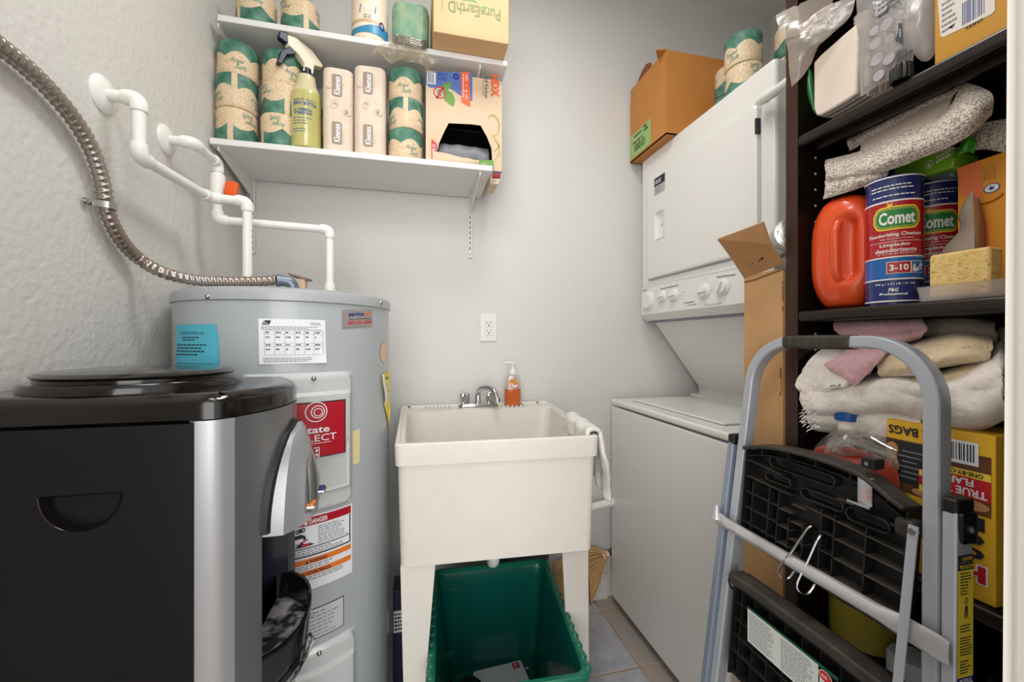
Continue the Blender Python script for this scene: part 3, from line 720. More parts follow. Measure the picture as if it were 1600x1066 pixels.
part('collar', MB().lathe([(.0165, .247), (.0165, .266), (.012, .268)], n=24), 'navy', spray, world=False)
th = math.atan2(-1.436, .338)-R(42); b = MB(); cs = cylsurf((0, 0, 0), .0446, th)
cs.text(b, 'print_blue', 'HEAVY DUTY', -.036, .143, .034, .150, .0008, .0); cs.text(b, 'print_blue', 'SPRAY BOTTLE', -.036, .130, .034, .141, .0008, .03)
cs.text(b, 'print_blue', 'CHEMICAL', -.020, .112, .022, .120, .0010, .03); cs.text(b, 'print_blue', 'RESISTANT', -.020, .101, .022, .109, .0010, .03)
cs.ell(b, 'print_blue', -.028, .110, .005, .007, .001, 14, .6); cs.fine(b, 'print_blue', -.036, .07, .03, .095, 3, .0008, .25, 4); cs.fine(b, 'print_blue', -.036, .045, .03, .06, 2, .0008, .25, 4)
part('print', b, 'print_blue', spray, smooth=0, world=False)
q = .00188
def head(poly, th, dz=0): # px outline around the neck centre (478, 108)
    return MB().prism([((x-478)*q*1.12, (108-y-max(478-x, 0)*.24)*q+.262) for x, y in poly], lambda u, v, k: Vector((u, (-th, th)[k], v)))
b = head([(449, 60), (462, 60), (485, 72), (501, 87), (500, 92), (488, 95), (486, 112), (471, 112), (473, 98), (464, 86), (450, 76)], .013)
o = part('spray_head', b, 'cream_plastic', spray, world=False); add_mod(o, 'BEVEL', width=.003, segments=2)
o = part('nozzle', head([(439, 57), (450, 57), (450, 72), (446, 72), (438, 67)], .010), 'navy', spray, world=False); add_mod(o, 'BEVEL', width=.002, segments=2)
o = part('trigger', head([(452, 66), (463, 63), (465, 72), (460, 88), (449, 92), (442, 110), (436, 109), (441, 88), (453, 78)], .0095), 'navy', spray, world=False); add_mod(o, 'BEVEL', width=.002, segments=2)
part('pivot', MB().cyl((-.036, -.0145, .332), (-.036, .0145, .332), .0035, n=10), 'white_plastic', spray, world=False)
spray.rotation_euler = (0, 0, R(36))

# ================================================================ trash bag box with torn window
mat('carton_beige', (216, 192, 164), .6, var=(18, (206, 180, 150), .5)); mat('hdx_blue', (84, 112, 176), .5); mat('hdx_orange', (228, 98, 50), .5); mat('leaf_green', (104, 150, 66), .5); mat('olive_line', (172, 166, 84), .5); mat('grey_film', (112, 112, 118), .45, bump=(40, .6, .004)); mat('tape_clear', (198, 190, 160), .25)
bx = thing('trash_bag_box', 'beige trash bag box with black window showing grey bags', 'box', (.171, 1.52, Z1))
X0, X1, Yb0, Yb1, Zb0, Zb1 = .038, .304, 1.432, 1.600, Z1, 2.068
def bz(px, py): p = W(px, py, Y=Yb0); return (p.x, p.z)
win = [bz(*p) for p in ((769, 252), (768, 232), (761, 214), (751, 196), (735, 194), (715, 193), (701, 192.5), (694, 206), (686, 224), (682, 238), (683, 246))]
b = MB(); plate(b, rrect(X1-X0, Zb1-Zb0, .008, 3, (X0+X1)/2, (Zb0+Zb1)/2), [win], lambda u, v, k: Vector((u, Yb0+.002*k, v)))
part('front_panel', b, 'carton_beige', bx)
b = MB().box(X0, X0+.002, Yb0+.002, Yb1, Zb0, Zb1).box(X1-.002, X1, Yb0+.002, Yb1, Zb0, Zb1).box(X0, X1, Yb1-.002, Yb1, Zb0, Zb1).box(X0, X1, Yb0+.002, Yb1, Zb0, Zb0+.002).box(X0, X1, Yb0+.002, Yb1, Zb1-.002, Zb1)
part('carton', b, 'carton_beige', bx)
b = MB().box(X0+.003, X1-.003, Yb1-.01, Yb1-.004, Zb0+.004, Zb1-.004).box(X0+.003, X1-.003, Yb0+.05, Yb1-.01, 1.90, 1.905); part('inside_liner', b, 'black', bx)
b = MB()
def bag(a, c):
    t = 2*math.pi*c; x = .072+.19*a; rr = .045*(1-.08*abs(2*a-1)**3)*(1+.10*vnoise(a*6, math.cos(t)*1.5, math.sin(t)*1.5))
    return Vector((x, 1.500+rr*math.cos(t), 1.80+.012*0+rr*math.sin(t)*1.15))
b.grid(lambda a, c: bag(c, a), 30, 20, True); part('bag_roll', b, 'grey_film', bx, label='roll of grey plastic bags inside the window')
b = MB().grid(lambda a, c: Vector((.06+.205*a, Yb0-.002-.016*math.sin(3.1*c)*(.4+.6*a)+.004*vnoise(a*7, c*3), 1.748+.045*c*(1-.5*a)+.004*vnoise(a*9, c*4+5))), 16, 6)
part('torn_flap', b, 'carton_beige', bx); p = bz(757, 256)
b = MB().grid(lambda a, c: Vector((p[0]-.022+.05*a, Yb0-.020+.004*math.sin(a*5), 1.742+.03*c)), 6, 3); part('green_tape', b, 'leaf_green', bx)
s = plane((0, Yb0, 0), (1, 0, 0), (0, 0, 1)); b = MB()
P = lambda *l: [bz(x, y) for x, y in l]
s.poly(b, 'hdx_blue', P((665, 112), (738, 113), (738, 158), (733, 157), (720, 150), (706, 140), (699, 138), (671, 137), (665, 130)), .0004)
s.poly(b, 'paper', P((667, 113), (681, 114), (681, 132), (667, 131)), .0008); c0, c1 = bz(668.5, 129), bz(679, 115.5); s.bars(b, 'ink_grey', c0[0], c0[1], c1[0], c1[1], 10, .0011)
s.poly(b, 'hdx_orange', P((720, 112), (733, 112.5), (735, 168), (721, 160)), .0009)
for k in range(2): c0, c1 = bz(723+5*k, 156), bz(726+5*k, 116); s.fine(b, 'paper', c0[0], c0[1], c1[0], c1[1], 14, .0012, .6, 1)
c0 = bz(712.5, 120); s.ell(b, 'label_navy', c0[0], c0[1], .0105, .0105, .0008, 20, .45)
c0, c1 = bz(684, 125), bz(703, 115); s.fine(b, 'label_navy', c0[0], c0[1], c1[0], c1[1], 4, .0008, .4, 5)
s.poly(b, 'leaf_green', P((690, 133), (697, 130), (706, 128), (704, 136), (699, 141), (707, 146), (711, 156), (709, 167), (702, 163), (694, 156), (692, 147)), .0009)
c0 = bz(687, 145); s.ell(b, 'label_red2', c0[0], c0[1], .0215, .0205, .0013, 28, .82)
s.poly(b, 'label_red2', P((681, 153), (683, 155), (694, 137), (692, 135)), .0013); s.poly(b, 'ink_grey', P((683, 141), (689, 139), (690, 150), (684, 151)), .0011)
c0, c1 = bz(767, 151), bz(780, 118); s.text(b, 'hdx_orange', 'HDX', c0[0], c0[1], c1[0], c1[1], .0009, .05, rot=270)
c0, c1 = bz(757, 153), bz(763, 120); s.text(b, 'ink', 'Tall Kitchen', c0[0], c0[1], c1[0], c1[1], .0009, .0, rot=270)
c0, c1 = bz(753, 150), bz(756, 119); s.text(b, 'ink_grey', 'Drawstring Bags', c0[0], c0[1], c1[0], c1[1], .0009, .0, rot=270)
s.poly(b, 'label_red2', P((674, 217), (683, 225), (682, 248), (674, 247)), .0009); c0, c1 = bz(675.5, 246), bz(680.5, 226); s.text(b, 'paper', '13 Gallon', c0[0], c0[1], c1[0], c1[1], .0012, .02, rot=270)
def curl(pts, w=.003):
    sp_ = smooth_path([(x, 0, z) for x, z in (bz(*p) for p in pts)], 6); n = len(sp_)
    for i in range(n-1):
        d = (sp_[i+1]-sp_[i]).normalized(); o = Vector((-d.z, 0, d.x)); a0, a1 = w*math.sin(math.pi*(i+.3)/n), w*math.sin(math.pi*(i+1.3)/n)
        s.poly(b, 'olive_line', [(p.x, p.z) for p in (sp_[i]-o*a0, sp_[i+1]-o*a1, sp_[i+1]+o*a1, sp_[i]+o*a0)], .0010)
curl(((765, 190), (764, 183), (769, 180), (776, 185), (780, 196), (778, 207), (771, 214))); curl(((768, 208), (773, 217), (779, 227), (780, 240), (772, 251))); curl(((771, 236), (776, 234), (780, 226)), .002)
# fold line of the worn front
part('print', b, 'hdx_blue', bx, smooth=0)
b = MB(); P0 = [W(x, y, Y=1.445) for x, y in ((767, 258), (784, 258), (783, 277), (778, 288), (762, 287), (764, 270))]
b.prism([(p.x, p.z) for p in P0], lambda u, v, k: Vector((u if u > .264 else .264, 1.445+.10*k, v))); part('hanging_flap', b, 'carton_beige', bx)
b = MB(); s2 = plane((0, 1.445, 0), (1, 0, 0), (0, 0, 1)); w2 = lambda x, y: (max(W(x, y, Y=1.445).x, .2645), W(x, y, Y=1.445).z)
s2.poly(b, 'hdx_blue', [w2(*p) for p in ((771, 259), (783, 259), (782, 272), (771, 272))], .0005); s2.poly(b, 'label_red2', [w2(*p) for p in ((770, 272.5), (782, 272.5), (781.5, 277), (769, 277))], .0005)
s2.poly(b, 'black', [w2(*p) for p in ((769, 277), (781.5, 277), (781.5, 279), (769, 279))], .0005)
c0, c1 = w2(765, 287), w2(777, 281); s2.fine(b, 'ink_grey', c0[0], c0[1], c1[0], c1[1], 2, .0006, .4, 4); part('flap_print', b, 'hdx_blue', bx, smooth=0)

# ================================================================ things on the upper shelf
mat('canister_white', (238, 222, 198), .35); mat('canister_blue', (58, 138, 178), .35); mat('canister_tan', (206, 176, 140), .4); mat('plum', (64, 24, 66), .4)
pc = W(578, 55, Y=1.452); cn = thing('wipes_canister', 'white and blue wipes canister standing on the upper shelf', 'canister', (pc.x, 1.452, Z2))
part('canister', MB().lathe([(.044, 0), (.052, .006), (.0565, .016), (.058, .03), (.058, .19), (.054, .198), (.050, .22), (.0, .222)], n=44), 'canister_white', cn, world=False)
th = math.atan2(-1.452, -pc.x); cs = cylsurf((0, 0, 0), .0582, th); b = MB()
cs.grid = None
b.use('canister_blue').grid(lambda a, c: cs.fn(.11*(2*a-1), .022+(.028+.010*math.sin(3+a*6))*c, .0005), 24, 3); b.use('canister_tan').grid(lambda a, c: cs.fn(.07*(2*a-1)-.01, .056+.010*c, .0005), 16, 1); b.m = None
cs.poly(b, 'plum', [(-.034, .086), (.016, .086), (.020, .113), (-.030, .113)], .0007); cs.text(b, 'paper', 'Purell', -.027, .091, .014, .109, .0011, .02)
cs.fine(b, 'ink_grey', -.02, .068, .012, .082, 2, .0007, .4, 3); cs.ell(b, 'label_navy', .040, .058, .010, .014, .0009, 18, .6)
part('print', b, 'canister_blue', cn, smooth=0, world=False)
# tan carton overhanging the shelf front
mat('carton_tan', (214, 178, 132), .6, var=(8, (204, 166, 120), .5)); mat('carton_rib', (196, 160, 116), .7); mat('olive_print', (112, 124, 60), .5)
cx0, cx1, cyf = .058, .302, 1.312
ct = thing('shipping_carton', 'tan corrugated carton with upside-down green lettering on the upper shelf', 'box', (.18, 1.45, Z2))
part('carton', MB().rbox(cx0, cx1, cyf, cyf+.30, Z2, Z2+.235, .003), 'carton_tan', ct)
b = MB(); s = plane((cx0, cyf, Z2), (1, 0, 0), (0, 0, 1)); w = cx1-cx0
for i in range(40): x = w*(.015+.97*i/39); s.rect(b, 'carton_rib', x, .002, x+.0012, .012+.010*random.random(), .0005)
s.text(b, 'olive_print', 'PureEarthD', .045, .070, .216, .108, .0005, .02, rot=180)
s.poly(b, 'leaf_green', [(.15, .10), (.165, .112), (.175, .108), (.165, .10)], .0006); s.poly(b, 'leaf_green', [(.09, .114), (.105, .127), (.13, .124), (.14, .116), (.115, .117)], .0006)
s.rect(b, 'olive_print', .026, .072, .028, .105, .0006)
part('print', b, 'olive_print', ct, smooth=0)
# green pack in a clear bag whose mouth hangs over the shelf edge
mat('pack_green', (150, 170, 134), .4, var=(26, (92, 148, 124), .35), bump=(30, .5, .003)); mat('pack_label', (62, 58, 52), .45)
gx0, gx1 = W(612, 40, Y=1.40).x, W(671, 40, Y=1.40).x
gp = thing('paper_pack', 'green mottled paper pack in a clear bag on upper shelf', 'paper pack', ((gx0+gx1)/2, 1.46, Z2))
b = MB(); b.loft([[((gx0+gx1)/2+u*k, 1.462+v*k, Z2+z) for u, v in rrect(gx1-gx0, .12, .03, 5)] for z, k in ((0, .95), (.008, 1), (.13, 1.01), (.15, .95), (.156, .8))]); part('pack', b, 'pack_green', gp)
b = MB(); q = lambda a, c: Vector((gx0+.006+(gx1-gx0-.014)*a, 1.398-.028*sm(c, 0, .5)-.004*math.sin(a*6), Z2+.030-.045*c+.006*a*0-.018*a*0)); b.grid(q, 8, 6); part('label', b, 'pack_label', gp, label='dark label tucked inside the bag')
b = MB(); s = Surf(lambda u, v, n: q(u, 1-v)+Vector((0, -n, 0))); s.rect(b, 'ink_grey', .22, .35, .42, .92, .0012); s.bars(b, 'paper', .24, .42, .40, .86, 7, .002); s.fine(b, 'paper', .5, .1, .95, .95, 5, .0015, .4, 3); part('label_print', b, 'paper', gp, smooth=0)
def film(name, tint, op, rough=.12, gl=.25):
    m = bpy.data.materials.new(name); m.use_nodes = True; nt = m.node_tree; out = nt.nodes['Material Output']; nt.nodes.remove(nt.nodes['Principled BSDF'])
    tr = nt.nodes.new('ShaderNodeBsdfTransparent'); tr.inputs[0].default_value = (1, .99, .97, 1)
    gsh = nt.nodes.new('ShaderNodeBsdfGlossy'); gsh.inputs['Roughness'].default_value = rough
    df = nt.nodes.new('ShaderNodeBsdfTranslucent'); df.inputs[0].default_value = C(*tint); d2 = nt.nodes.new('ShaderNodeBsdfDiffuse'); d2.inputs[0].default_value = C(*tint)
    ad = nt.nodes.new('ShaderNodeMixShader'); ad.inputs[0].default_value = .6; nt.links.new(df.outputs[0], ad.inputs[1]); nt.links.new(d2.outputs[0], ad.inputs[2])
    m1 = nt.nodes.new('ShaderNodeMixShader'); m1.inputs[0].default_value = gl; nt.links.new(ad.outputs[0], m1.inputs[1]); nt.links.new(gsh.outputs[0], m1.inputs[2])
    m2 = nt.nodes.new('ShaderNodeMixShader'); m2.inputs[0].default_value = op; nt.links.new(tr.outputs[0], m2.inputs[1]); nt.links.new(m1.outputs[0], m2.inputs[2]); nt.links.new(m2.outputs[0], out.inputs[0]); M[name] = m
film('clear_film', (222, 206, 174), .30, .28, .25)
b = MB(); x0, x1 = W(583, 90, Y=1.37).x, W(682, 90, Y=1.37).x
def bagf(a, c):
    w = .58+.42*sm(c, .1, .9); x = (x0+x1)/2+(x1-x0)*w*(a-.5)+.010*math.sin(c*7+a*3)
    z = 2.112-.086*c-.012*abs(2*a-1)**2*(1-c)+.012*vnoise(a*5, c*4, 2)+.010*math.sin(a*14)*c
    return Vector((x, 1.352-.010*math.sin(a*3.1)+.018*math.sin(a*19+c*4)*c+.020*vnoise(a*7, c*7), z))
b.grid(bagf, 44, 24); o = part('plastic_bag', b, 'clear_film', None, smooth=0)
tag(o, 'crumpled clear plastic bag hanging over the front edge of the upper shelf', 'plastic bag')
# ================================================================ outlet
q0, q1 = W(749.5, 490.5, Y=YB), W(776.5, 533, Y=YB)
ot = thing('wall_outlet', 'white wall outlet on the back wall above the sink', 'outlet', ((q0.x+q1.x)/2, YB, (q0.z+q1.z)/2))
part('cover_plate', MB().rbox(-.0355, .0355, -.006, 0, -.058, .058, .004), 'white_plastic', ot, world=False)
part('socket_block', MB().rbox(-.0168, .0168, -.0085, -.005, -.034, .034, .002), 'white_plastic', ot, world=False)
s = plane((0, -.0085, 0), (1, 0, 0), (0, 0, 1)); b = MB()
for z in (.019, -.014):
    s.rect(b, 'ink', -.009, z-.004, -.0065, z+.006, .0004); s.rect(b, 'ink', .006, z-.003, .0085, z+.005, .0004); s.ell(b, 'ink', 0, z-.010, .003, .003, .0004, 10)
for r in (rrect(.034, .068, .002, 2),): b.use('ink_soft').add([s.fn(u*1.04, v*1.02, -.003) for u, v in r], [tuple(range(len(r)))]); b.m = None
s.rect(b, 'ink_soft', -.014, .0008, .014, .0022, .0004)
part('slots', b, 'ink', ot, smooth=0, world=False)['kind'] = 'stuff'

# ================================================================ utility sink
sk = thing('utility_sink', 'white plastic utility sink on tapered legs against back wall', 'sink', (.24, 1.34, 0))
RB = [(-.046, 1.040), (.480, 1.012), (.550, 1.655), (-.050, 1.655)]      # front left, front right, back right, back left
def ring(z, fi=0, si=0, bi=0, r=.03, k=5, dz=None):
    P = [Vector((RB[0][0]+si, RB[0][1]+fi)), Vector((RB[1][0]-si, RB[1][1]+fi)), Vector((RB[2][0]-si, RB[2][1]-bi)), Vector((RB[3][0]+si, RB[3][1]-bi))]
    out = []
    for i in range(4):
        a, c, d = P[i-1], P[i], P[(i+1) % 4]
        p0, p2 = c+(a-c).normalized()*r, c+(d-c).normalized()*r
        out += [tuple(p0*(1-t)**2+c*2*t*(1-t)+p2*t*t)+(z,) for t in [j/k for j in range(k+1)]]
    return out
ZR = .887
b = MB()
b.loft([ring(.572, .020, .018, .02, .02), ring(.575, .015, .012, .015, .02), ring(.832, .006, .006, .004, .02), ring(.832, 0, 0, 0, .018), ring(ZR-.004, -.002, -.002, 0, .018), ring(ZR, .001, .001, .002, .018), ring(ZR, .009, .009, .010, .02), ring(ZR-.007, .012, .012, .014, .02),
        ring(ZR-.007, .013, .022, .100, .05), ring(ZR-.012, .016, .026, .106, .05), ring(.66, .045, .055, .135, .05), ring(.615, .07, .08, .16, .06), ring(.600, .12, .13, .2, .06)], cap=True)
part('tub', b, 'sink_plastic', sk, smooth=40)
b = MB()
for x0, x1 in ((.045, .135), (.325, .43)):
    n = 7
    for i in range(n):
        x = x0+(x1-x0)*i/(n-1); b.rbox(x-.004, x+.004, 1.575, 1.635, ZR-.008, ZR-.001, .002, 1)
part('soap_ribs', b, 'sink_plastic', sk)['kind'] = 'stuff'
for x in (-.02, .50):
    b = MB().lathe([(.0055, 0), (.0055, .002), (0, .002)], (x, 1.640, ZR-.003), 12); part('mounting_hole', b, 'ink', sk)
b = MB().lathe([(.05, .001), (.045, .004), (0, .004)], (.25, 1.30, .600), 24); part('drain_strainer', b, 'steel', sk)
def leg(P, side, y, d):
    """P: front plate corners (x top outer, top inner, bottom outer, bottom inner)"""
    to, ti_, bo, bi = P; t = .006; sg_ = 1 if side > 0 else -1
    def L_(o_, i_, w, z): return [(o_, y, z), (i_, y, z), (i_, y+t*d, z), (o_-sg_*t, y+t*d, z), (o_-sg_*t, y+w*d, z), (o_, y+w*d, z)]
    b = MB().loft([L_(bo, bi, .03, 0), L_(to, ti_, .085, .576)])
    o = part('leg', b, 'sink_plastic', sk)
leg((-.034, .052, -.020, .004), -1, 1.058, 1); leg((.497, .414, .500, .446), 1, 1.120, 1)
leg((-.030, .056, -.030, .0), -1, 1.635, -1); leg((.52, .44, .53, .50), 1, 1.635, -1)
# drain under the tub
b = MB().tube([(.25, 1.30, .60)]+arc((.25, 1.30, .60), (.25, 1.30, .42), (.25, 1.40, .40), .03)+arc((.25, 1.30, .42), (.25, 1.42, .42), (.25, 1.42, .6), .03)+[(.25, 1.42, .50), (.25, 1.45, .52), (.25, 1.66, .52)], .019, 14)
part('drain_trap', b, 'pvc', sk); part('drain_nut', MB().lathe([(.03, 0), (.034, .004), (.034, .03), (.03, .034)], (.25, 1.30, .545), 10), 'white_plastic', sk)

# ---- faucet
fc = thing('sink_faucet', 'small chrome two-handle faucet on the back ledge of the sink', 'faucet', (.243, 1.600, ZR-.007))
b = MB(); b.loft([[(u*k, v*k, z) for u, v in rrect(.155, .052, .02, 6)] for z, k in ((0, 1), (.010, 1), (.016, .93), (.018, .8))]); part('base_plate', b, 'chrome', fc, world=False)
b = MB().tube([(0, .0, .015), (0, 0, .045)]+[(.032*(1-math.cos(R(a)))*.9, -.040*(1-math.cos(R(a)))*.9, .052+.030*math.sin(R(a))) for a in range(10, 171, 16)]+[(.062, -.078, .040)], [.013, .0115]+[.0105]*11+[.0105], 16); part('spout', b, 'chrome', fc, world=False)
part('aerator', MB().cyl((.062, -.078, .044), (.063, -.079, .028), .012, n=16), 'chrome', fc, world=False)
for x in (-.051, .051):
    b = MB()
    def kn(a, c, x=x):
        pr = [(0.011, .014), (.015, .018), (.0165, .030), (.0175, .046), (.016, .054), (.010, .059), (.0, .060)]; r, z = pr[round(c*6)]; t = 2*math.pi*a
        return Vector((x+r*(1+.10*math.cos(8*t))*math.cos(t), r*(1+.10*math.cos(8*t))*math.sin(t), z))
    b.grid(kn, 48, 6, True); part('handle', b, 'chrome', fc, world=False)

# ---- soap pump bottle
mat('soap_amber', (178, 82, 30), .12, coat=.5, var=(14, (196, 100, 40), .5)); film('clear_plastic', (232, 226, 220), .40, .1, .35); mat('soap_gold', (228, 168, 44), .4)
sp_ = thing('soap_bottle', 'clear pump bottle of amber hand soap standing on the sink ledge', 'soap bottle', (.383, 1.598, ZR-.004), R(-6))
def lozenge(prof): return [[(u*a, v*a2, z) for u, v in rrect(.066, .040, .017, 6)] for z, a, a2 in prof]
b = MB().loft(lozenge([(0, .88, .85), (.004, .97, .97), (.03, 1, 1), (.066, .985, .985)])); part('liquid', b, 'soap_amber', sp_, world=False, label='amber liquid soap')
b = MB().loft(lozenge([(.0662, 1.0, 1.0), (.085, .98, .98), (.105, .90, .92), (.120, .62, .75), (.126, .40, .62)])); part('bottle', b, 'clear_plastic', sp_, world=False)
s = plane((0, -.0206, 0), (1, 0, 0), (0, 0, 1)); b = MB()
s.poly(b, 'soap_amber', [(-.021, .070), (-.021, .092), (-.014, .104), (-.006, .109), (0, .106), (.006, .109), (.014, .104), (.021, .092), (.021, .070)], .0008); s.ell(b, 'soap_gold', .002, .096, .017, .007, .0012, 20)
s.text(b, 'paper', 'Dial', -.019, .073, .020, .088, .0014, .03, .25); s.fine(b, 'ink', -.010, .093, .014, .099, 1, .0016, .6, 3)
part('label', b, 'soap_gold', sp_, smooth=0, world=False)
b = MB().lathe([(.0145, .124), (.0145, .141), (.011, .143), (.006, .145), (.006, .152)], n=24); part('pump_collar', b, 'white_plastic', sp_, world=False)
b = MB().cyl((0, 0, .150), (0, 0, .172), .0035, n=12).rbox(-.009, .007, -.006, .006, .166, .173, .002).tube([(-.006, 0, .170), (-.022, 0, .171), (-.031, 0, .166)], [.0045, .004, .0035], 10); part('pump_head', b, 'white_plastic', sp_, world=False)

# ---- rag over the right rim
mat('terry_white', (232, 229, 222), .95, bump=(260, .9, .004, 3), sheen=.3)
def rag(a, c):
    y = 1.020+.25*(1-a)*(1-.45*sm(c, .45, 1))+.010*math.sin(c*9)*.6+.028*sm(c, .55, 1); s = (y-1.012)/(1.655-1.012); xr = .480+.07*s
    L = .29*c
    if L < .05: x, z = xr-.022, ZR+.006-(.05-L)*.9
    elif L < .085: t = (L-.05)/.035; x, z = xr-.022+.034*t, ZR+.008+.006*math.sin(math.pi*t)
    else: x, z = xr+.014+.020*sm(L, .085, .26)*(1-.4*a)+.020*sm(L, .1, .28)*(a), ZR+.006-(L-.085)*(1.0-.25*(1-a))
    return Vector((x+.004*math.sin(a*17+c*3)+.003*vnoise(a*7, c*9), y, z+.003*vnoise(a*5, c*6, 3)))
b = MB().grid(rag, 36, 44); o = part('rag', b, 'terry_white', None, smooth=60); add_mod(o, 'SOLIDIFY', thickness=.010, offset=0)
tag(o, 'white terry rag draped over the right rim of the utility sink', 'rag')

# ---- drain hose with clamp by the washer
dh = thing('drain_hose', 'short white hose with a metal clamp between sink and washer', 'hose', (.70, 1.62, .4))
p0, p1 = W(904, 799, Y=1.600), W(962, 783, Y=1.628)
part('hose', MB().tube([p0, p1, p1+Vector((.05, .02, -.02))], .017, 16), 'pvc', dh)
part('clamp', MB().tube([p0+(p1-p0)*.02, p0+(p1-p0)*.12], .0195, 16), 'steel', dh); part('spigot', MB().tube([p0+Vector((-.03, .0, -.012)), p0+Vector((0, 0, 0)), ], [.012, .0145], 14), 'steel', dh)
part('clamp_tab', MB().rbox(p0.x-.001, p0.x+.009, 1.58, 1.60, p0.z-.032, p0.z-.014, .002), 'steel', dh)
b = MB().tube([p0+Vector((-.03, 0, -.012)), p0+Vector((-.06, .03, -.02)), Vector((p0.x-.07, YB, p0.z-.02))], .011, 12); part('wall_stub', b, 'steel', dh)

# ---- straw broom standing behind the sink leg
mat('straw', (226, 188, 130), .75, var=(90, (192, 150, 98), .5, (1, 1, 1)), bump=(120, .6, .003)); mat('thread', (120, 40, 36), .7); mat('tan_pole', (60, 50, 44), .5)
br = thing('straw_broom', 'straw broom with dark stitching leaning on back wall behind sink leg', 'broom', (.62, 1.645, 0))
nk = W(947, 868, Y=1.650); e0, e1 = W(862, 884, Y=1.645), W(868, 985, Y=1.645)
def straw(a, c, k, off):
    w = .5+.5*math.sin(math.pi*min(c*.62, .5)); w = .16+.84*sm(c, -.1, .62); e = e0.lerp(e1, a); n0 = nk+Vector((0, 0, (.5-a)*.028))
    mid = n0.lerp(e, c); bulge = Vector((.02*math.sin(math.pi*min(c, 1))*a, 0, (.5-a)*(.085 if a < .5 else .15)*math.sin(math.pi*min(c, 1)**.8)))
    return mid+bulge+Vector((0, k*(.006+.012*math.sin(math.pi*a))*(1-.3*c), 0))+off
rnd = random.Random(5); b = MB(); n = 64
for i in range(n):
    a = (i+.5)/n+rnd.uniform(-.01, .01); k = rnd.uniform(-1, 1); ln = rnd.uniform(.94, 1.04)
    b.tube([straw(a, ln*t/6, k, Vector((0, 0, 0))) for t in range(7)], [.0016, .002, .0022, .0024, .0024, .0022, .0012], 5)
b.grid(lambda a, c: straw(a, c*.95, math.sin(2*math.pi*a)*.5, Vector((0, 0, 0))), 24, 8)
tag(part('bristles', b, 'straw', br), kind='stuff')
for c in (.42, .52, .62): part('stitching', MB().tube([straw(i/10, c, -1.25, Vector((0, 0, 0))) for i in range(11)], .002, 6), 'thread', br)
part('binding', MB().tube([nk+Vector((-.018, 0, -.004)), nk+Vector((.012, .0, .006))], [.019, .013], 14), 'decal_beige', br)
part('binding_wire', MB().tube([nk+Vector((-.008, 0, -.001)), nk+Vector((-.003, 0, .001))], [.0172, .0166], 14), 'thread', br)
part('broom_handle', MB().tube([nk, nk+Vector((.20, .004, .10)), nk+Vector((.60, .008, .32))], .0115, 12), 'tan_pole', br, label='dark broom handle running behind washer')

# ---- green tote under the sink
mat('tote_green', (10, 92, 80), .24, coat=.35, var=(6, (8, 78, 70), .5)); mat('tote_rim', (16, 104, 80), .3, coat=.3)
tt = thing('green_tote', 'dark green plastic storage tote, open and standing under the sink', 'storage tote', (.24, 1.17, 0))
TB = [(.036, .925), (.402, .905), (.455, 1.415), (.070, 1.430)]
def tring(z, i, r=.03, k=6):
    P = [Vector(p) for p in TB]; c0 = sum(P, Vector((0, 0)))/4
    P = [p+Vector(((i if p.x < c0.x else -i), (i if p.y < c0.y else -i))) for p in P]; out = []
    for j in range(4):
        a, c, d = P[j-1], P[j], P[(j+1) % 4]; p0_, p2 = c+(a-c).normalized()*r, c+(d-c).normalized()*r
        out += [tuple(p0_*(1-t)**2+c*2*t*(1-t)+p2*t*t)+(z,) for t in [q/k for q in range(k+1)]]
    return out
HT = .352
b = MB().loft([tring(0, .045), tring(.008, .042), tring(HT-.06, .016), tring(HT-.05, .010), tring(HT-.012, .006)], cap=False); b.add(tring(0, .045), [tuple(range(28))])
b2 = [tring(HT-.012, .008), tring(HT-.045, .016), tring(.025, .047), tring(.012, .055, .04)]
b.loft(b2, cap=False); b.add(tring(.012, .055, .04), [tuple(range(28))])
part('tote_body', b, 'tote_green', tt)
b = MB().loft([tring(HT-.022, -.008), tring(HT-.004, -.010), tring(HT, -.007), tring(HT, .004), tring(HT-.004, .008), tring(HT-.014, .008)], cap=False); part('rim', b, 'tote_rim', tt)
b = MB()
for i in range(14):
    t = (i+.5)/14; p = Vector(TB[1]).lerp(Vector(TB[2]), t); b.rbox(p.x-.004, p.x+.012, p.y-.010, p.y+.010, HT-.010, HT+.0035, .003, 1)
    p = Vector(TB[0]).lerp(Vector(TB[3]), t); b.rbox(p.x-.012, p.x+.004, p.y-.010, p.y+.010, HT-.010, HT+.0035, .003, 1)
part('rim_lugs', b, 'tote_rim', tt)['kind'] = 'stuff'
for px, py in ((702, 1023), (831, 1014)):
    p = W(px, py, Y=1.372); b = MB().lathe([(.016, 0), (.013, .006), (0, .008)], n=18); b.xform(Matrix.Translation(p) @ Matrix.Rotation(R(90), 4, 'X') @ Matrix.Diagonal((1, .7, 1, 1))); part('moulded_boss', b, 'tote_rim', tt)
for x in (.135, .385):
    b = MB().prism([(x-.016, .04), (x+.016, .04), (x+.022, .29), (x-.022, .29)], lambda u, v, k: Vector((u, 1.372+.036*(v-.04)/.25-.006*k+.006, v))); part('wall_rib', b, 'tote_green', tt)
wb = thing('white_card_box', 'flat white box with a small red mark lying inside green tote', 'box', (.28, 1.27, .0125), R(4))
mat('box_pale', (214, 222, 226), .5)
part('box', MB().rbox(-.085, .085, -.10, .092, 0, .030, .006, 3), 'box_pale', wb, world=False)
b = MB(); s = plane((-.085, -.1, .030), (1, 0, 0), (0, 1, 0)); s.rect(b, 'label_red2', .132, .158, .156, .182, .0005); s.fine(b, 'paper', .136, .162, .152, .178, 2, .0009, .4, 2); s.fine(b, 'paper_blue', .05, .05, .14, .06, 1, .0005, .4, 5); part('print', b, 'label_red2', wb, smooth=0, world=False)
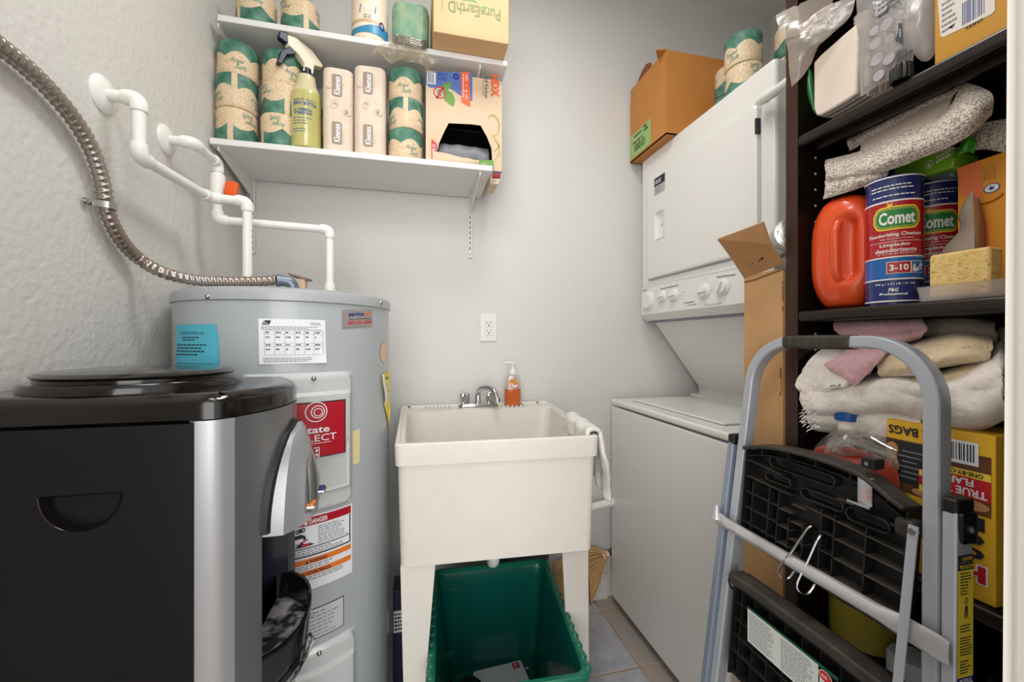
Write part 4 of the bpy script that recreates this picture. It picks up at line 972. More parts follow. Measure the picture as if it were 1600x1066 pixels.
mat('brown_lid', (92, 66, 52), .4)
bj = thing('brown_jar', 'small brown round jar on the tote floor beside flat white box', 'jar', (.165, 1.25, .0125))
part('jar', MB().lathe([(.030, 0), (.034, .004), (.034, .05), (.03, .056)], n=28), 'brown_lid', bj, world=False); part('jar_lid', MB().lathe([(.035, .056), (.036, .06), (.036, .072), (.033, .075), (0, .075)], n=28), 'black_gloss', bj, world=False)
# ---- dark bin behind the tote; small labelled box left of the sink
mat('slate_plastic', (62, 70, 84), .45)
bn = thing('dark_bin', 'dark slate plastic bin against back wall behind the green tote', 'bin', (.41, 1.55, 0))
b = MB().loft([[(.41+u, 1.548+v, z) for u, v in rrect(w, d, .02, 4)] for z, w, d in ((0, .15, .15), (.50, .186, .178), (.51, .196, .19), (.52, .196, .19), (.52, .18, .172), (.03, .144, .14))], cap=True); part('bin_body', b, 'slate_plastic', bn)
sb = thing('detergent_box', 'small dark blue box with white label in gap left of sink', 'box', (-.045, 1.37, 0))
part('carton', MB().rbox(-.022, .035, 0, .09, 0, .335, .003), 'navy', sb, world=False); b = MB(); s = plane((-.022, 0, 0), (1, 0, 0), (0, 0, 1)); s.rect(b, 'paper', .002, .20, .05, .27, .0005); s.fine(b, 'ink', .004, .205, .048, .265, 5, .0009, .5, 4); part('print', b, 'paper', sb, smooth=0, world=False)
# ================================================================ stacked washer and dryer
wf, y0, y1, df = .833, .945, 1.634, .982
lc = thing('laundry_centre', 'white stacked washer and dryer standing along the right wall', 'washer dryer', (1.18, 1.29, 0))
part('washer_body', MB().rbox(wf, 1.52, y0, y1, .035, .858, .006, 2), 'white_enamel', lc)
part('kick_gap_shade', MB().box(wf+.03, 1.5, y0+.02, y1-.02, .0, .036), 'black', lc)  # black block standing in for the shadow in the gap under the washer
for x in (wf+.06, 1.46):
    for y in (y0+.05, y1-.05): part('foot', MB().lathe([(.018, 0), (.018, .012), (.008, .014), (.008, .036)], (x, y, 0), 14), 'black_plastic', lc)
part('washer_top', MB().rbox(wf-.001, 1.52, y0, y1, .864, .889, .008, 3), 'white_enamel', lc)
part('washer_lid', MB().rbox(wf+.06, 1.20, y0+.09, y1-.09, .887, .897, .004, 2), 'white_enamel', lc)
part('lid_gap', MB().box(wf+.055, 1.205, y0+.085, y1-.085, .8885, .8895), 'ink_grey', lc)
b = MB().prism([(1.046, 1.222), (1.27, .931), (1.272, .889), (1.52, .889), (1.52, 1.222)], lambda u, v, k: Vector((u, (y0+.012, y1-.003)[k], v))); o = part('support_panel', b, 'white_enamel', lc)
part('panel_lip', MB().rbox(1.225, 1.30, y0+.012, y1-.003, .889, .902, .003), 'white_enamel', lc)
b = MB().loft([[(x, y, z) for x, y in ((df, y0+.014), (df+.004, y0+.004), (df+.014, y0), (1.52, y0), (1.52, y1), (df+.006, y1), (df, y1-.006))] for z in (1.374, 1.925)]+[[(x, y, 1.938) for x, y in ((df+.006, y0+.016), (df+.008, y0+.010), (df+.016, y0+.006), (1.52, y0), (1.52, y1), (df+.010, y1-.004), (df+.006, y1-.008))]])
part('dryer_body', b, 'white_enamel', lc, smooth=50)
b = MB().prism([(df-.002, 1.376), (df-.004, 1.256), (df+.001, 1.250), (1.008, 1.228), (1.046, 1.226), (1.52, 1.222), (1.52, 1.376)], lambda u, v, k: Vector((u, (y0, y1+.001)[k], v))); part('control_panel', b, 'white_enamel', lc)
part('panel_seam', MB().box(1.007, 1.05, y0+.003, y1-.006, 1.2215, 1.2262), 'ink_grey', lc)
# dryer door
dy0, dy1, dz0, dz1 = .997, 1.576, 1.402, 1.835
def dfn(u, v, k): return Vector((df-.001-.0*k, u, v))
b = MB(); rings = []
for off, ins in ((0.001, 0), (-.010, .0), (-.014, .004), (-.015, .010)): rings.append([(df+off, u, v) for u, v in rrect(dy1-dy0-2*ins, dz1-dz0-2*ins, .016, 5, (dy0+dy1)/2, (dz0+dz1)/2)])
hy, h0, h1 = W(1030, 350, X=df-.015).y, W(1030, 372, X=df-.015).z, W(1030, 330, X=df-.015).z
b.loft(rings, cap=False)
plate(b, rrect(dy1-dy0-.02, dz1-dz0-.02, .016, 5, (dy0+dy1)/2, (dz0+dz1)/2), [rrect(.062, h1-h0, .008, 3, hy, (h0+h1)/2)], lambda u, v, k: Vector((df-.015+.006*k, u, v)), back=False)
part('dryer_door', b, 'white_enamel', lc, smooth=5)
part('door_gap', MB().prism(rrect(dy1-dy0+.012, dz1-dz0+.012, .02, 5, (dy0+dy1)/2, (dz0+dz1)/2), lambda u, v, k: Vector((df-.0012+.002*k, u, v))), 'ink_soft', lc)
b = MB(); rr = [[(df-.015+o_, hy+(u-hy)*s_, (h0+h1)/2+(v-(h0+h1)/2)*s_) for u, v in rrect(.062, h1-h0, .008, 3, hy, (h0+h1)/2)] for o_, s_ in ((-.002, 1.06), (-.0022, 1.0), (.008, .92), (.012, .7), (.012, .1))]; b.loft(rr, cap=False); part('door_pull', b, 'white_plastic', lc)
p = W(1187, 193, X=df-.015); part('hinge', MB().rbox(df-.016, df-.002, dy0-.006, dy0+.002, p.z-.022, p.z+.022, .001), 'ink', lc)
# sticker on the door
s = plane((df-.0152, 0, 0), (0, -1, 0), (0, 0, 1)); b = MB(); f = lambda x, y: (-W(x, y, X=df-.015).y, W(x, y, X=df-.015).z)
a0, a1, a2 = f(1022.5, 281), f(1039, 272), f(1022.5, 294); zt, zm, zb = a0[1]+.002, a2[1]+.002, f(1022.5, 307)[1]
s.rect(b, 'ink', a0[0], zm, a1[0], zt, .0004); s.rect(b, 'ink_soft', a0[0], zb, a1[0], zm, .0004); w = a1[0]-a0[0]
s.fine(b, 'paper', a0[0]+.1*w, zm+.008, a1[0]-.05*w, zt-.010, 2, .0008, .5, 3); s.fine(b, 'ink_grey', a0[0]+.1*w, zb+.006, a1[0]-.1*w, zm-.006, 3, .0008, .4, 3)
part('door_sticker', b, 'ink', lc, smooth=0, label='small black and grey sticker on dryer door')
# dials
def dial(px, py, r, h, name='knob', wing=True, ang=0):
    c = W(px, py, X=df-.004); b = MB()
    b.lathe([(r*1.25, 0), (r*1.2, .004), (r, .005), (r*.95, h*.6), (r*.86, h*.66), (0, h*.66)], n=32)
    if wing: b.rbox(-r*.30, r*.30, -r*.92, r*.92, h*.5, h, .002, 2)
    b.xform(Matrix.Translation(c) @ Matrix.Rotation(R(-90), 4, 'Y') @ Matrix.Rotation(R(ang), 4, 'Z')); return part(name, b, 'white_plastic', lc)
dial(1014, 470, .034, .022, 'timer_dial', ang=70); dial(1035.5, 463, .021, .020, ang=90-80); dial(1054, 461, .021, .022, ang=10); dial(1101, 455, .022, .022, ang=5); dial(1130, 448.5, .0225, .024, ang=60)
s = plane((df-.0035, 0, 0), (0, -1, 0), (0, 0, 1)); b = MB(); g = lambda x, y: (-W(x, y, X=df-.0035).y, W(x, y, X=df-.0035).z)
def stroke(x0_, y0_, x1_, y1_, t, m='ink_grey'):
    a, c = g(x0_, y0_), g(x1_, y1_); s.poly(b, m, [(a[0], a[1]-t), (c[0], c[1]-t), (c[0], c[1]+t), (a[0], a[1]+t)], .0006)
stroke(1032, 452, 1060, 445.5, .0018); stroke(1120, 433, 1149, 429, .0018); stroke(1001, 450, 1160, 417, .0006, 'ink_soft')
for (x0_, ya, x1_, yb_, r_) in ((1093, 437, 1114, 432, 1), (1048, 446, 1062, 443, 1), (1101, 479, 1136, 471.5, 2), (1066, 457, 1070, 455, 1), (1062, 463, 1068, 461, 1), (1093, 460, 1096, 457, 1), (1111, 455, 1117, 452, 1), (1131, 439.5, 1136, 437.5, 1), (1141, 444, 1146, 442, 1), (1003, 456, 1011, 451, 1)):
    a, c = g(x0_, ya), g(x1_, yb_); s.fine(b, 'ink_grey', a[0], a[1], c[0], c[1], r_, .0006, .45, max(2, int((x1_-x0_)/6)))
a, c = g(1069, 475.5), g(1091, 470); s.fine(b, 'ink_grey', a[0], a[1], c[0], a[1]+.006, 1, .0006, .8, 7); s.fine(b, 'ink_grey', a[0]+.02, a[1]-.009, c[0], a[1]-.003, 1, .0006, .6, 4)
part('print', b, 'ink_grey', lc, smooth=0)
# ---- pole and duct between dryer and bookcase
po = thing('white_pole', 'white rounded pole end resting across the top corner of dryer door', 'pole', (.95, .93, 1.8))
p0, p1, p2, p3 = W(1184, 160, X=.955), W(1208, 144, X=.930), W(1216, 138, X=.915), W(1240, 120, X=.870)
part('pole', MB().tube([p0, p0.lerp(p1, .06), p0.lerp(p1, .25), p1, p2, p3], [.003, .009, .0145, .0145, .010, .0098], 16), 'pvc', po)
part('grip_ring', MB().tube([p0.lerp(p1, .5), p0.lerp(p1, .62)], .0155, 16), 'white_plastic', po)
mat('foil', (196, 194, 190), .28, metal=.6, bump=(60, .5, .004))
q0, q1 = W(1206, 392, X=.93), W(1238, 362, X=.735); n = 40; pts = [q0.lerp(q1, i/n) for i in range(n+1)]
o = part('duct', MB().tube([W(1196, 402, X=.935)]+pts, [.028]+[.030+.0014*math.sin(i*1.9) for i in range(n+1)], 20), 'foil', None); tag(o, 'short shiny foil duct behind the raised flap of tall box', 'duct')

# ---- tall cardboard box standing in the gap
mat('kraft', (190, 148, 100), .7, var=(14, (180, 138, 92), .5), bump=(200, .1, .001)); mat('kraft_inside', (170, 126, 82), .75, var=(20, (158, 116, 76), .5)); mat('kraft_edge', (120, 86, 54), .8)
tb = thing('tall_cardboard_box', 'tall narrow cardboard box with raised flap between washer and bookcase', 'box', (.86, .704, 0))
bx0, by0, by1, bz1 = .700, .656, .752, 1.282
b = MB().box(bx0, bx0+.004, by0, by1, 0, bz1).box(bx0+.004, 1.0, by0, by0+.004, 0, bz1).box(bx0+.004, 1.0, by1-.004, by1, 0, bz1).box(.996, 1.0, by0, by1, 0, bz1).box(bx0, 1.0, by0, by1, 0, .004); part('carton', b, 'kraft', tb)
fe = Vector((-.060, 0, .082))
b = MB().loft([[(bx0, by0, bz1+.008), (bx0, by1, bz1-.006), (bx0+.004, by1, bz1-.004), (bx0+.004, by0, bz1+.010)], [(bx0-.030, by0+.001, bz1+.046), (bx0-.031, by1, bz1+.034), (bx0-.027, by1, bz1+.037), (bx0-.026, by0+.001, bz1+.049)], [(bx0+fe.x+.012, by0, bz1+fe.z+.004), (bx0+fe.x-.008, by1+.001, bz1+fe.z-.006), (bx0+fe.x-.004, by1+.001, bz1+fe.z-.003), (bx0+fe.x+.016, by0, bz1+fe.z+.007)]])
part('flap', b, 'kraft_inside', tb, smooth=0)
b = MB().tube([W(x, y, X=bx0-.001) for x, y in ((1163.5, 441), (1180, 437), (1200, 429), (1216, 423), (1227, 419))], .0014, 6); part('crease', b, 'kraft_edge', tb)
b = MB()
for (x0_, ya, x1_, yb_) in ((1222.5, 440, 1223.5, 444), (1223, 446, 1223.5, 470), (1222.5, 479, 1223.5, 486), (1219, 575, 1221, 590), (1221, 583, 1221.5, 612), (1219, 612, 1220.5, 619)):
    a, c = W(x0_, ya, X=bx0), W(x1_, yb_, X=bx0); b.box(bx0-.0006, bx0+.001, min(a.y, c.y), max(a.y, c.y)+.0006, c.z, a.z)
part('slits', b, 'kraft_edge', tb)['kind'] = 'stuff'
b = MB(); fn_ = lambda t, y: Vector((bx0+fe.x*t-.003, y, bz1+fe.z*t-.002))
for t, y, r_ in ((.30, by0+.030, .0016), (.27, by0+.038, .0008), (.24, by0+.058, .0011), (.80, by0+.055, .0012)): b.cyl(fn_(t, y), fn_(t, y)+Vector((.004, 0, .003)), r_, n=8)
part('punch_holes', b, 'black', tb)['kind'] = 'stuff'

# ---- carton and rolls on the dryer top
mat('carton_orange', (196, 134, 66), .6, var=(10, (186, 122, 58), .5), bump=(160, .08, .001)); mat('carton_dark', (128, 78, 34), .7); mat('label_green', (150, 184, 110), .55)
ob = thing('open_carton', 'orange-brown cardboard carton with loose flaps on top of the dryer', 'box', (1.09, 1.53, 1.9385))
ox0, ox1, oy0, oy1, oz0, oz1 = .942, 1.25, 1.395, 1.664, 1.9385, 2.262; t = .004
b = MB().box(ox0, ox1, oy0, oy0+t, oz0, oz1).box(ox0, ox1, oy1-t, oy1, oz0, oz1-.06).box(ox0, ox0+t, oy0+t, oy1-t, oz0, oz1).box(ox1-t, ox1, oy0+t, oy1-t, oz0, oz1).box(ox0, ox1, oy0, oy1, oz0, oz0+t); part('carton', b, 'carton_orange', ob)
b = MB().prism([(1.640, oz1-.01), (1.585, oz1+.040), (1.555, oz1+.050), (1.520, oz1+.034), (1.500, oz1-.01)], lambda u, v, k: Vector((ox0+.005+.004*k+.10*(v-oz1+.01), u, v)))
part('flap', b, 'carton_dark', ob, smooth=0)
b = MB().prism([(ox0, oy0), (ox0, oy0+.055), (ox0-.040, oy0+.010)], lambda u, v, k: Vector((u, v, oz1+.0+(ox0-u)*-.1+.003*k))); part('flap', b, 'carton_orange', ob, smooth=0)
part('flap', MB().box(ox0+.06, ox1, oy0+.004, oy0+.13, oz1-.004, oz1-.001), 'carton_orange', ob)
s = plane((ox0, 0, 0), (0, -1, 0), (0, 0, 1)); b = MB(); g2 = lambda x, y: (-W(x, y, X=ox0).y, W(x, y, X=ox0).z)
a, c = g2(985, 216), g2(1017, 189); lz0, lz1 = oz0+.012, oz0+.115
s.rect(b, 'label_green', a[0], lz0, c[0], lz1, .0006); w = c[0]-a[0]
s.bars(b, 'ink', a[0]+.22*w, lz0+.018, a[0]+.80*w, lz0+.052, 16, .001); s.fine(b, 'ink', a[0]+.15*w, lz0+.055, a[0]+.8*w, lz0+.066, 1, .001, .6, 4); s.fine(b, 'ink', a[0]+.2*w, lz0+.080, a[0]+.62*w, lz0+.092, 1, .001, .6, 3); s.fine(b, 'ink', a[0]+.68*w, lz0+.070, a[0]+.92*w, lz0+.100, 2, .001, .6, 2)
part('shipping_label', b, 'label_green', ob, smooth=0, label='green shipping label with a barcode')
ZD = 1.9385; G = 'toilet rolls on the dryer'
for l, x, y, k, fc, fp in (('lower toilet roll of pair on dryer front, under the green-topped one', 1.070, 1.150, 0, 40, True), ('upper toilet roll on dryer with green top, beside the carton', 1.068, 1.152, 1, 60, False),
                           ('lower toilet roll on dryer hidden behind, next to the carton', 1.150, 1.30, 0, -30, False), ('upper toilet roll on dryer partly hidden, touching the carton', 1.152, 1.298, 1, -75, True),
                           ('lower toilet roll on dryer nearest the bookcase', 1.190, 1.075, 0, 120, False), ('upper toilet roll on dryer nearest the bookcase, beige side showing', 1.192, 1.072, 1, 128, True)):
    roll(x, y, ZD+k*RHT, fc, l, fp, 0, G)
# ================================================================ bookcase
mat('wenge', (15, 10, 8), .32, var=(7, (24, 15, 11), .5, (1, 1, 12)), spec=.3); mat('wenge_edge', (62, 38, 27), .35, var=(9, (40, 25, 18), .5, (1, 14, 1))); mat('wenge_lip', (42, 32, 26), .3, var=(9, (28, 21, 17), .5, (1, 14, 1))); mat('pin_hole', (200, 196, 190), .4)
BX, BXB, BYN, BYF, PT = .700, 1.04, .216, .649, .0255
bk = thing('bookcase', 'tall black-brown open bookcase beside the door opening', 'bookcase', ((BX+BXB)/2, (BYN+BYF)/2, 0))
part('side_panel', MB().box(BX+.0006, BXB, BYF-PT, BYF, 0, 2.1), 'wenge', bk); part('side_panel', MB().box(BX+.0006, BXB, BYN, BYN+PT, 0, 2.1), 'wenge', bk)
part('edge_band', MB().box(BX, BX+.0006, BYF-PT+.0004, BYF-.0002, 0, 2.1), 'wenge_edge', bk, label='reddish-brown front edge'); part('back_panel', MB().box(BXB-.006, BXB, BYN+PT, BYF-PT, 0, 2.1), 'wenge', bk)
ZA, ZB, ZCs, ZD2 = 1.525, 1.1955, .800, .430
for z in (.09, ZD2, ZCs, ZB, ZA, 1.86, 2.1):
    b = MB().box(BX+.012, BXB-.006, BYN+PT, BYF-PT, z-.020, z); part('shelf_board', b, 'wenge', bk)
    b = MB().rbox(BX+.001, BX+.014, BYN+PT+.0005, BYF-PT-.0005, z-.0205, z+.0003, .006, 3, 'y'); part('shelf_edge', b, 'wenge_lip', bk, label='worn brown rounded shelf edge')
    if z == ZA: part('shelf_rail', MB().box(BX+.028, BX+.034, BYN+PT, BYF-PT-.014, z-.030, z-.0203), 'wenge_lip', bk)
for k in range(14):
    z = 1.14+286/640*.778-.0304*k if False else 1.488-.0304*k
    if min(abs(z-q) for q in (ZA, ZB, ZCs)) < .022: continue
    part('pin_hole', MB().cyl((.741, BYF-PT+.0005, z), (.741, BYF-PT-.0006, z), .0022, n=10), 'pin_hole', bk)

def pxy(px, py, X): p = W(px, py, X=X); return p
def pillow(out, X, d, nz=.004, sc=18, sub=3, rings=9, back=True, flat=.0):
    """closed soft body whose rim follows the px outline on the plane X, bulging towards the room by d"""
    P = [pxy(x, y, X) for x, y in out]; Q = []
    n0 = len(P)
    for i in range(n0):
        a, b_, c, e = P[i-1], P[i], P[(i+1) % n0], P[(i+2) % n0]
        for j in range(sub):
            t = j/sub; Q.append(.5*((2*b_)+(-a+c)*t+(2*a-5*b_+4*c-e)*t*t+(-a+3*b_-3*c+e)*t**3))
    c = sum(Q, Vector((0, 0, 0)))/len(Q); n = len(Q); vs = []; fs = []
    for side in ((-1, 1) if back else (-1,)):
        for r in range(1, rings+1):
            s = math.sin(math.pi/2*r/rings) if not flat else (r/rings)**.6
            h = math.sqrt(max(1-s*s, 0)) if not flat else (1-s**flat)
            for q in Q:
                p = c+(q-c)*s; k = nz*(vnoise(p.y*sc, p.z*sc*1.6, X*9+d*50)+.5*vnoise(p.y*sc*3, p.z*sc*3, 4))
                vs.append(Vector((X+side*d*(h if side < 0 else h*1.0)-k*(1 if side < 0 else -1)*(1 if r < rings else .0), p.y, p.z)))
        vs.append(Vector((X+side*d, c.y, c.z)))
    b = MB(); m = rings*n+1
    for q in range(2 if back else 1):
        o = q*m
        for r in range(rings-1): fs += [(o+r*n+i, o+r*n+(i+1) % n, o+(r+1)*n+(i+1) % n, o+(r+1)*n+i) for i in range(n)]
        fs += [(o+m-1, o+(i+1) % n, o+i) for i in range(n)]
    return b.add(vs, fs)
def sheet(rows, nu=24, nv=18, nz=.003, sc=30, wave=0):
    """soft sheet through a net of (px, py, X) control points"""
    G = [[pxy(*p) for p in r] for r in rows]
    def cr(P, t):
        k = len(P)-1; i = min(int(t*k), k-1); f = t*k-i; p0, p1, p2, p3 = P[max(i-1, 0)], P[i], P[i+1], P[min(i+2, k)]
        return .5*((2*p1)+(-p0+p2)*f+(2*p0-5*p1+4*p2-p3)*f*f+(-p0+3*p1-3*p2+p3)*f**3)
    def fn(a, c):
        p = cr([cr(r, a) for r in G], c); k = nz*(vnoise(p.y*sc, p.z*sc, 3)+.5*vnoise(p.y*sc*2.7, p.z*sc*2.7, 8))+wave*math.sin(a*23+c*9)
        return p+Vector((k, k*.3, k*.3))
    return MB().grid(fn, nu, nv)

# ---------------------------------------------------------------- top shelf
mat('foam_white', (228, 214, 200), .6, bump=(160, .1, .001)); mat('foam_ridge', (206, 196, 188), .5); film('printed_film', (224, 218, 216), .56, .3, .12); film('film_tail', (222, 208, 192), .52, .25, .18); mat('film_dot', (172, 167, 171), .4); mat('film_print', (70, 68, 72), .5); mat('green_gloss', (30, 120, 52), .2, coat=.4)
fp = thing('foam_plates', 'stack of white foam plates standing on edge on the top bookcase shelf', 'plates', W(1300, 180, X=.74))
face = [(1271, 98), (1282, 86), (1300, 70), (1320, 52), (1337, 38), (1340, 60), (1339, 100), (1338, 146), (1322, 157), (1300, 170), (1282, 180), (1275, 181), (1271, 170)]
P = [pxy(x, y, .712) for x, y in face]; b = MB(); b.prism([(p.y, p.z) for p in P], lambda u, v, k: Vector((.712+.010*k-.06*(u-.5)*0, u, v))); o = part('plate', b, 'foam_white', fp); add_mod(o, 'BEVEL', width=.003, segments=2)
for i in range(1, 7):
    b = MB().prism([(p.y-.003*i*.3, p.z-.001*i) for p in P], lambda u, v, k: Vector((.712+.0115*i+.008*k, u, v))); part('plate', b, 'foam_ridge' if i % 2 else 'foam_white', fp)
cu_ = thing('foam_cups', 'sleeve of nested ribbed foam cups on top bookcase shelf inside clear wrap', 'cups', W(1348, 95, X=.74))
for i in range(11):
    y = 26+6.4*i; a = W(1349, y, X=.735); r = .0125*(1-.012*i)
    part('cup', MB().lathe([(r*.86, -.006), (r*.98, .0), (r*1.04, .0016), (r*.9, .0024)], a, 20), 'foam_ridge', cu_)
a = W(1349, 95, X=.735); c = W(1352, 140, X=.735); part('cup', MB().tube([a, a.lerp(c, .3), c], [.0105, .0103, .0085], 18), 'foam_white', cu_)
b = sheet([[(1338, -6, .716), (1370, -12, .712), (1400, -18, .708), (1438, -20, .712)], [(1340, 50, .712), (1368, 48, .704), (1402, 42, .704), (1432, 40, .712)], [(1342, 100, .710), (1368, 100, .704), (1398, 88, .706), (1428, 80, .714)], [(1344, 152, .712), (1362, 140, .712), (1392, 124, .714), (1424, 108, .718)]], 30, 30, .0035, 22)
wr = thing('printed_wrap', 'clear plastic wrap printed with pale circles and black words on top shelf', 'plastic wrap', W(1385, 128, X=.71))
o = part('film', b, 'printed_film', wr, smooth=0)
b = MB(); s = plane((.7035, 0, 0), (0, -1, 0), (0, 0, 1)); g = lambda x, y: (-W(x, y, X=.7035).y, W(x, y, X=.7035).z)
for x, y, r in ((1377, 15, .009), (1385, 38, .0085), (1368, 68, .008), (1390, 60, .0065), (1370, 93, .009), (1389, 92, .008), (1373, 118, .008), (1366, 48, .007)): c = g(x, y); s.ell(b, 'film_dot', c[0], c[1], r, r, .0004, 20)
s.poly(b, 'film_print', [g(*p) for p in ((1403, 37), (1409, 36), (1411, 68), (1399, 63))], .0006); s.poly(b, 'film_dot', [g(*p) for p in ((1406, 45), (1408, 45), (1408, 58), (1406, 58))], .0009)
c0, c1 = g(1402, 80), g(1414, 75); s.text(b, 'film_print', 'Multi', c0[0], c0[1], c1[0], c1[1], .0006, .01)
for k, x1 in enumerate((1424, 1431)): c0, c1 = g(1401, 87+6*k), g(x1, 80+6*k); s.fine(b, 'film_print', c0[0], c0[1]-.002*k, c1[0], c1[1]-.002*k, 1, .0006, .6, 5)
a, c = g(1372, 8), g(1420, 0); s.fine(b, 'film_print', a[0], a[1], c[0], c[1], 3, .0006, .3, 7)
part('print', b, 'film_print', wr, smooth=0)
# bag tails spilling over the left panel edge
tl = thing('plastic_bag_tail', 'clear plastic bag tail spilling over bookcase side at the top', 'plastic bag', W(1250, 120, X=.69))
o = part('upper_tail', sheet([[(1211, 24, .685), (1240, 10, .70), (1300, -14, .74)], [(1216, 44, .672), (1250, 30, .68), (1300, 10, .72)], [(1222, 62, .672), (1256, 52, .672), (1290, 40, .70)]], 24, 18, .004, 22), 'film_tail', tl, smooth=0)
o = part('lower_tail', sheet([[(1226, 50, .680), (1256, 36, .678), (1290, 10, .69), (1338, -8, .705)], [(1229, 72, .672), (1252, 66, .668), (1285, 58, .684), (1325, 30, .702)], [(1232, 96, .672), (1250, 92, .670), (1266, 84, .684), (1280, 70, .70)], [(1238, 136, .675), (1246, 128, .674), (1256, 118, .682), (1268, 100, .698)]], 30, 30, .004, 22), 'film_tail', tl, smooth=0)
gb = part('green_pouch', pillow([(1252, 118), (1262, 108), (1268, 112), (1273, 150), (1274, 178), (1268, 168), (1259, 142)], .728, .006, .002), 'green_gloss', None); tag(gb, 'green glossy pouch tucked left of the white foam plates', 'pouch')
bc = thing('black_cap', 'black scalloped plastic cap under the printed wrap', 'cap', W(1408, 128, X=.70))
c = W(1409, 114, X=.706); b = MB()
def sc(a, z): t = 2*math.pi*a; pr = [(.0125, -.013), (.0135, -.010), (.013, .006), (.010, .012), (0, .0135)]; r, zz = pr[round(z*4)]; r *= 1+.06*math.cos(14*t); return Vector((c.x+r*math.cos(t), c.y+r*math.sin(t), c.z+zz))
part('cap', b.grid(sc, 84, 4, True), 'black_plastic', bc)
o = part('clear_pouch', pillow([(1416, 30), (1424, -6), (1450, -14), (1462, 0), (1463, 40), (1460, 74), (1446, 96), (1432, 88), (1420, 62)], .722, .016, .004, 24), 'printed_film', None, smooth=60); tag(o, 'bulging clear bag between printed wrap and the gold carton', 'plastic bag')
mat('gold_carton', (206, 152, 52), .45, var=(9, (196, 140, 44), .5)); mat('label_cream', (226, 218, 208), .5); mat('bar_blue', (96, 108, 156), .5)
gd = thing('gold_carton', 'gold carton with white barcode label on the top bookcase shelf', 'box', W(1510, 60, X=.74))
yl, yr_ = W(1459, 60, X=.712).y, .262
part('carton', MB().rbox(.712, .80, yr_, yl, ZA+.001, ZA+.20, .003), 'gold_carton', gd)
b = MB(); s = plane((.712, 0, 0), (0, -1, 0), (0, 0, 1)); g = lambda x, y: (-W(x, y, X=.712).y, W(x, y, X=.712).z)
s.poly(b, 'label_cream', [g(1464, -20), g(1555, -60), g(1555, 16), g(1550, 22), g(1475, 58), g(1470, 57)], .0005)
a, c = g(1504, 36), g(1548, -6); s.bars(b, 'bar_blue', a[0], ZA+.036, c[0]-.003, ZA+.066, 16, .0009); a, c = g(1472, 26), g(1500, 0); s.fine(b, 'ink_grey', a[0], ZA+.040, c[0], ZA+.085, 6, .0009, .35, 5)
a = g(1487, 43); s.poly(b, 'ink', [(a[0]-.004, a[1]+.002), (a[0]+.005, a[1]+.003), (a[0]+.001, a[1]), (a[0]+.002, a[1]-.002)], .0009); a, c = g(1510, 46), g(1540, 34); s.fine(b, 'ink', a[0], a[1]-.001, c[0], a[1]+.003, 1, .0009, .6, 4)
part('print', b, 'label_cream', gd, smooth=0)

# ---------------------------------------------------------------- middle shelf: cleaning things
def knit():
    mat('knit', (206, 194, 182), .95); nt = M['knit'].node_tree; b = nt.nodes['Principled BSDF']; tc = nt.nodes.new('ShaderNodeTexCoord')
    v = nt.nodes.new('ShaderNodeTexVoronoi'); v.inputs['Scale'].default_value = 330; v.inputs['Randomness'].default_value = .55
    mp = nt.nodes.new('ShaderNodeMapping'); mp.inputs['Scale'].default_value = (1, .7, 1.15); nt.links.new(tc.outputs['Object'], mp.inputs[0]); nt.links.new(mp.outputs[0], v.inputs['Vector'])
    r = nt.nodes.new('ShaderNodeValToRGB'); r.color_ramp.elements[0].position = .30; r.color_ramp.elements[1].position = .72; r.color_ramp.elements[0].color = C(228, 218, 206); r.color_ramp.elements[1].color = C(150, 136, 124)
    nt.links.new(v.outputs['Distance'], r.inputs[0]); nt.links.new(r.outputs[0], b.inputs['Base Color'])
    bp = nt.nodes.new('ShaderNodeBump'); bp.invert = True; bp.inputs['Strength'].default_value = .8; bp.inputs['Distance'].default_value = .002; nt.links.new(v.outputs['Distance'], bp.inputs['Height']); nt.links.new(bp.outputs[0], b.inputs['Normal'])
knit(); mat('lining', (214, 198, 182), .85)
kc = thing('knit_cloth', 'folded off-white knit cloth heaped on top of orange jug and cans', 'cloth', W(1400, 300, X=.75))
def cloth(name, rows, m, th=.006, **k):
    o = part(name, sheet(rows, **k), m, kc, smooth=60); add_mod(o, 'SOLIDIFY', thickness=th, offset=0); return o
cloth('front_fold', [[(1291, 252, .742), (1345, 238, .740), (1400, 214, .738), (1450, 194, .738), (1486, 170, .744), (1507, 128, .758)], [(1290, 262, .722), (1345, 254, .718), (1400, 234, .716), (1452, 208, .716), (1508, 168, .718), (1534, 140, .745)], [(1291, 276, .718), (1345, 270, .712), (1400, 248, .710), (1455, 224, .712), (1516, 186, .714), (1549, 152, .738)], [(1294, 284, .728), (1345, 280, .722), (1398, 262, .720), (1450, 242, .722), (1505, 217, .724), (1546, 180, .742)]], 'knit', nu=50, nv=24, nz=.004, sc=40)
cloth('hem_fold', [[(1292, 282, .728), (1320, 274, .722), (1350, 270, .722), (1385, 262, .726)], [(1291, 296, .718), (1322, 290, .714), (1352, 280, .716), (1388, 270, .724)], [(1288, 311, .722), (1318, 302, .718), (1350, 290, .722), (1380, 284, .728)]], 'knit', nu=30, nv=14, nz=.004, sc=50)
cloth('back_fold', [[(1324, 214, .775), (1365, 194, .775), (1425, 164, .772), (1462, 147, .768), (1507, 126, .764)], [(1325, 224, .760), (1367, 202, .760), (1430, 168, .760), (1464, 153, .760), (1500, 138, .760)], [(1328, 236, .766), (1370, 210, .766), (1436, 172, .766), (1466, 158, .766), (1490, 149, .764)]], 'knit', nu=40, nv=10, nz=.003, sc=40)
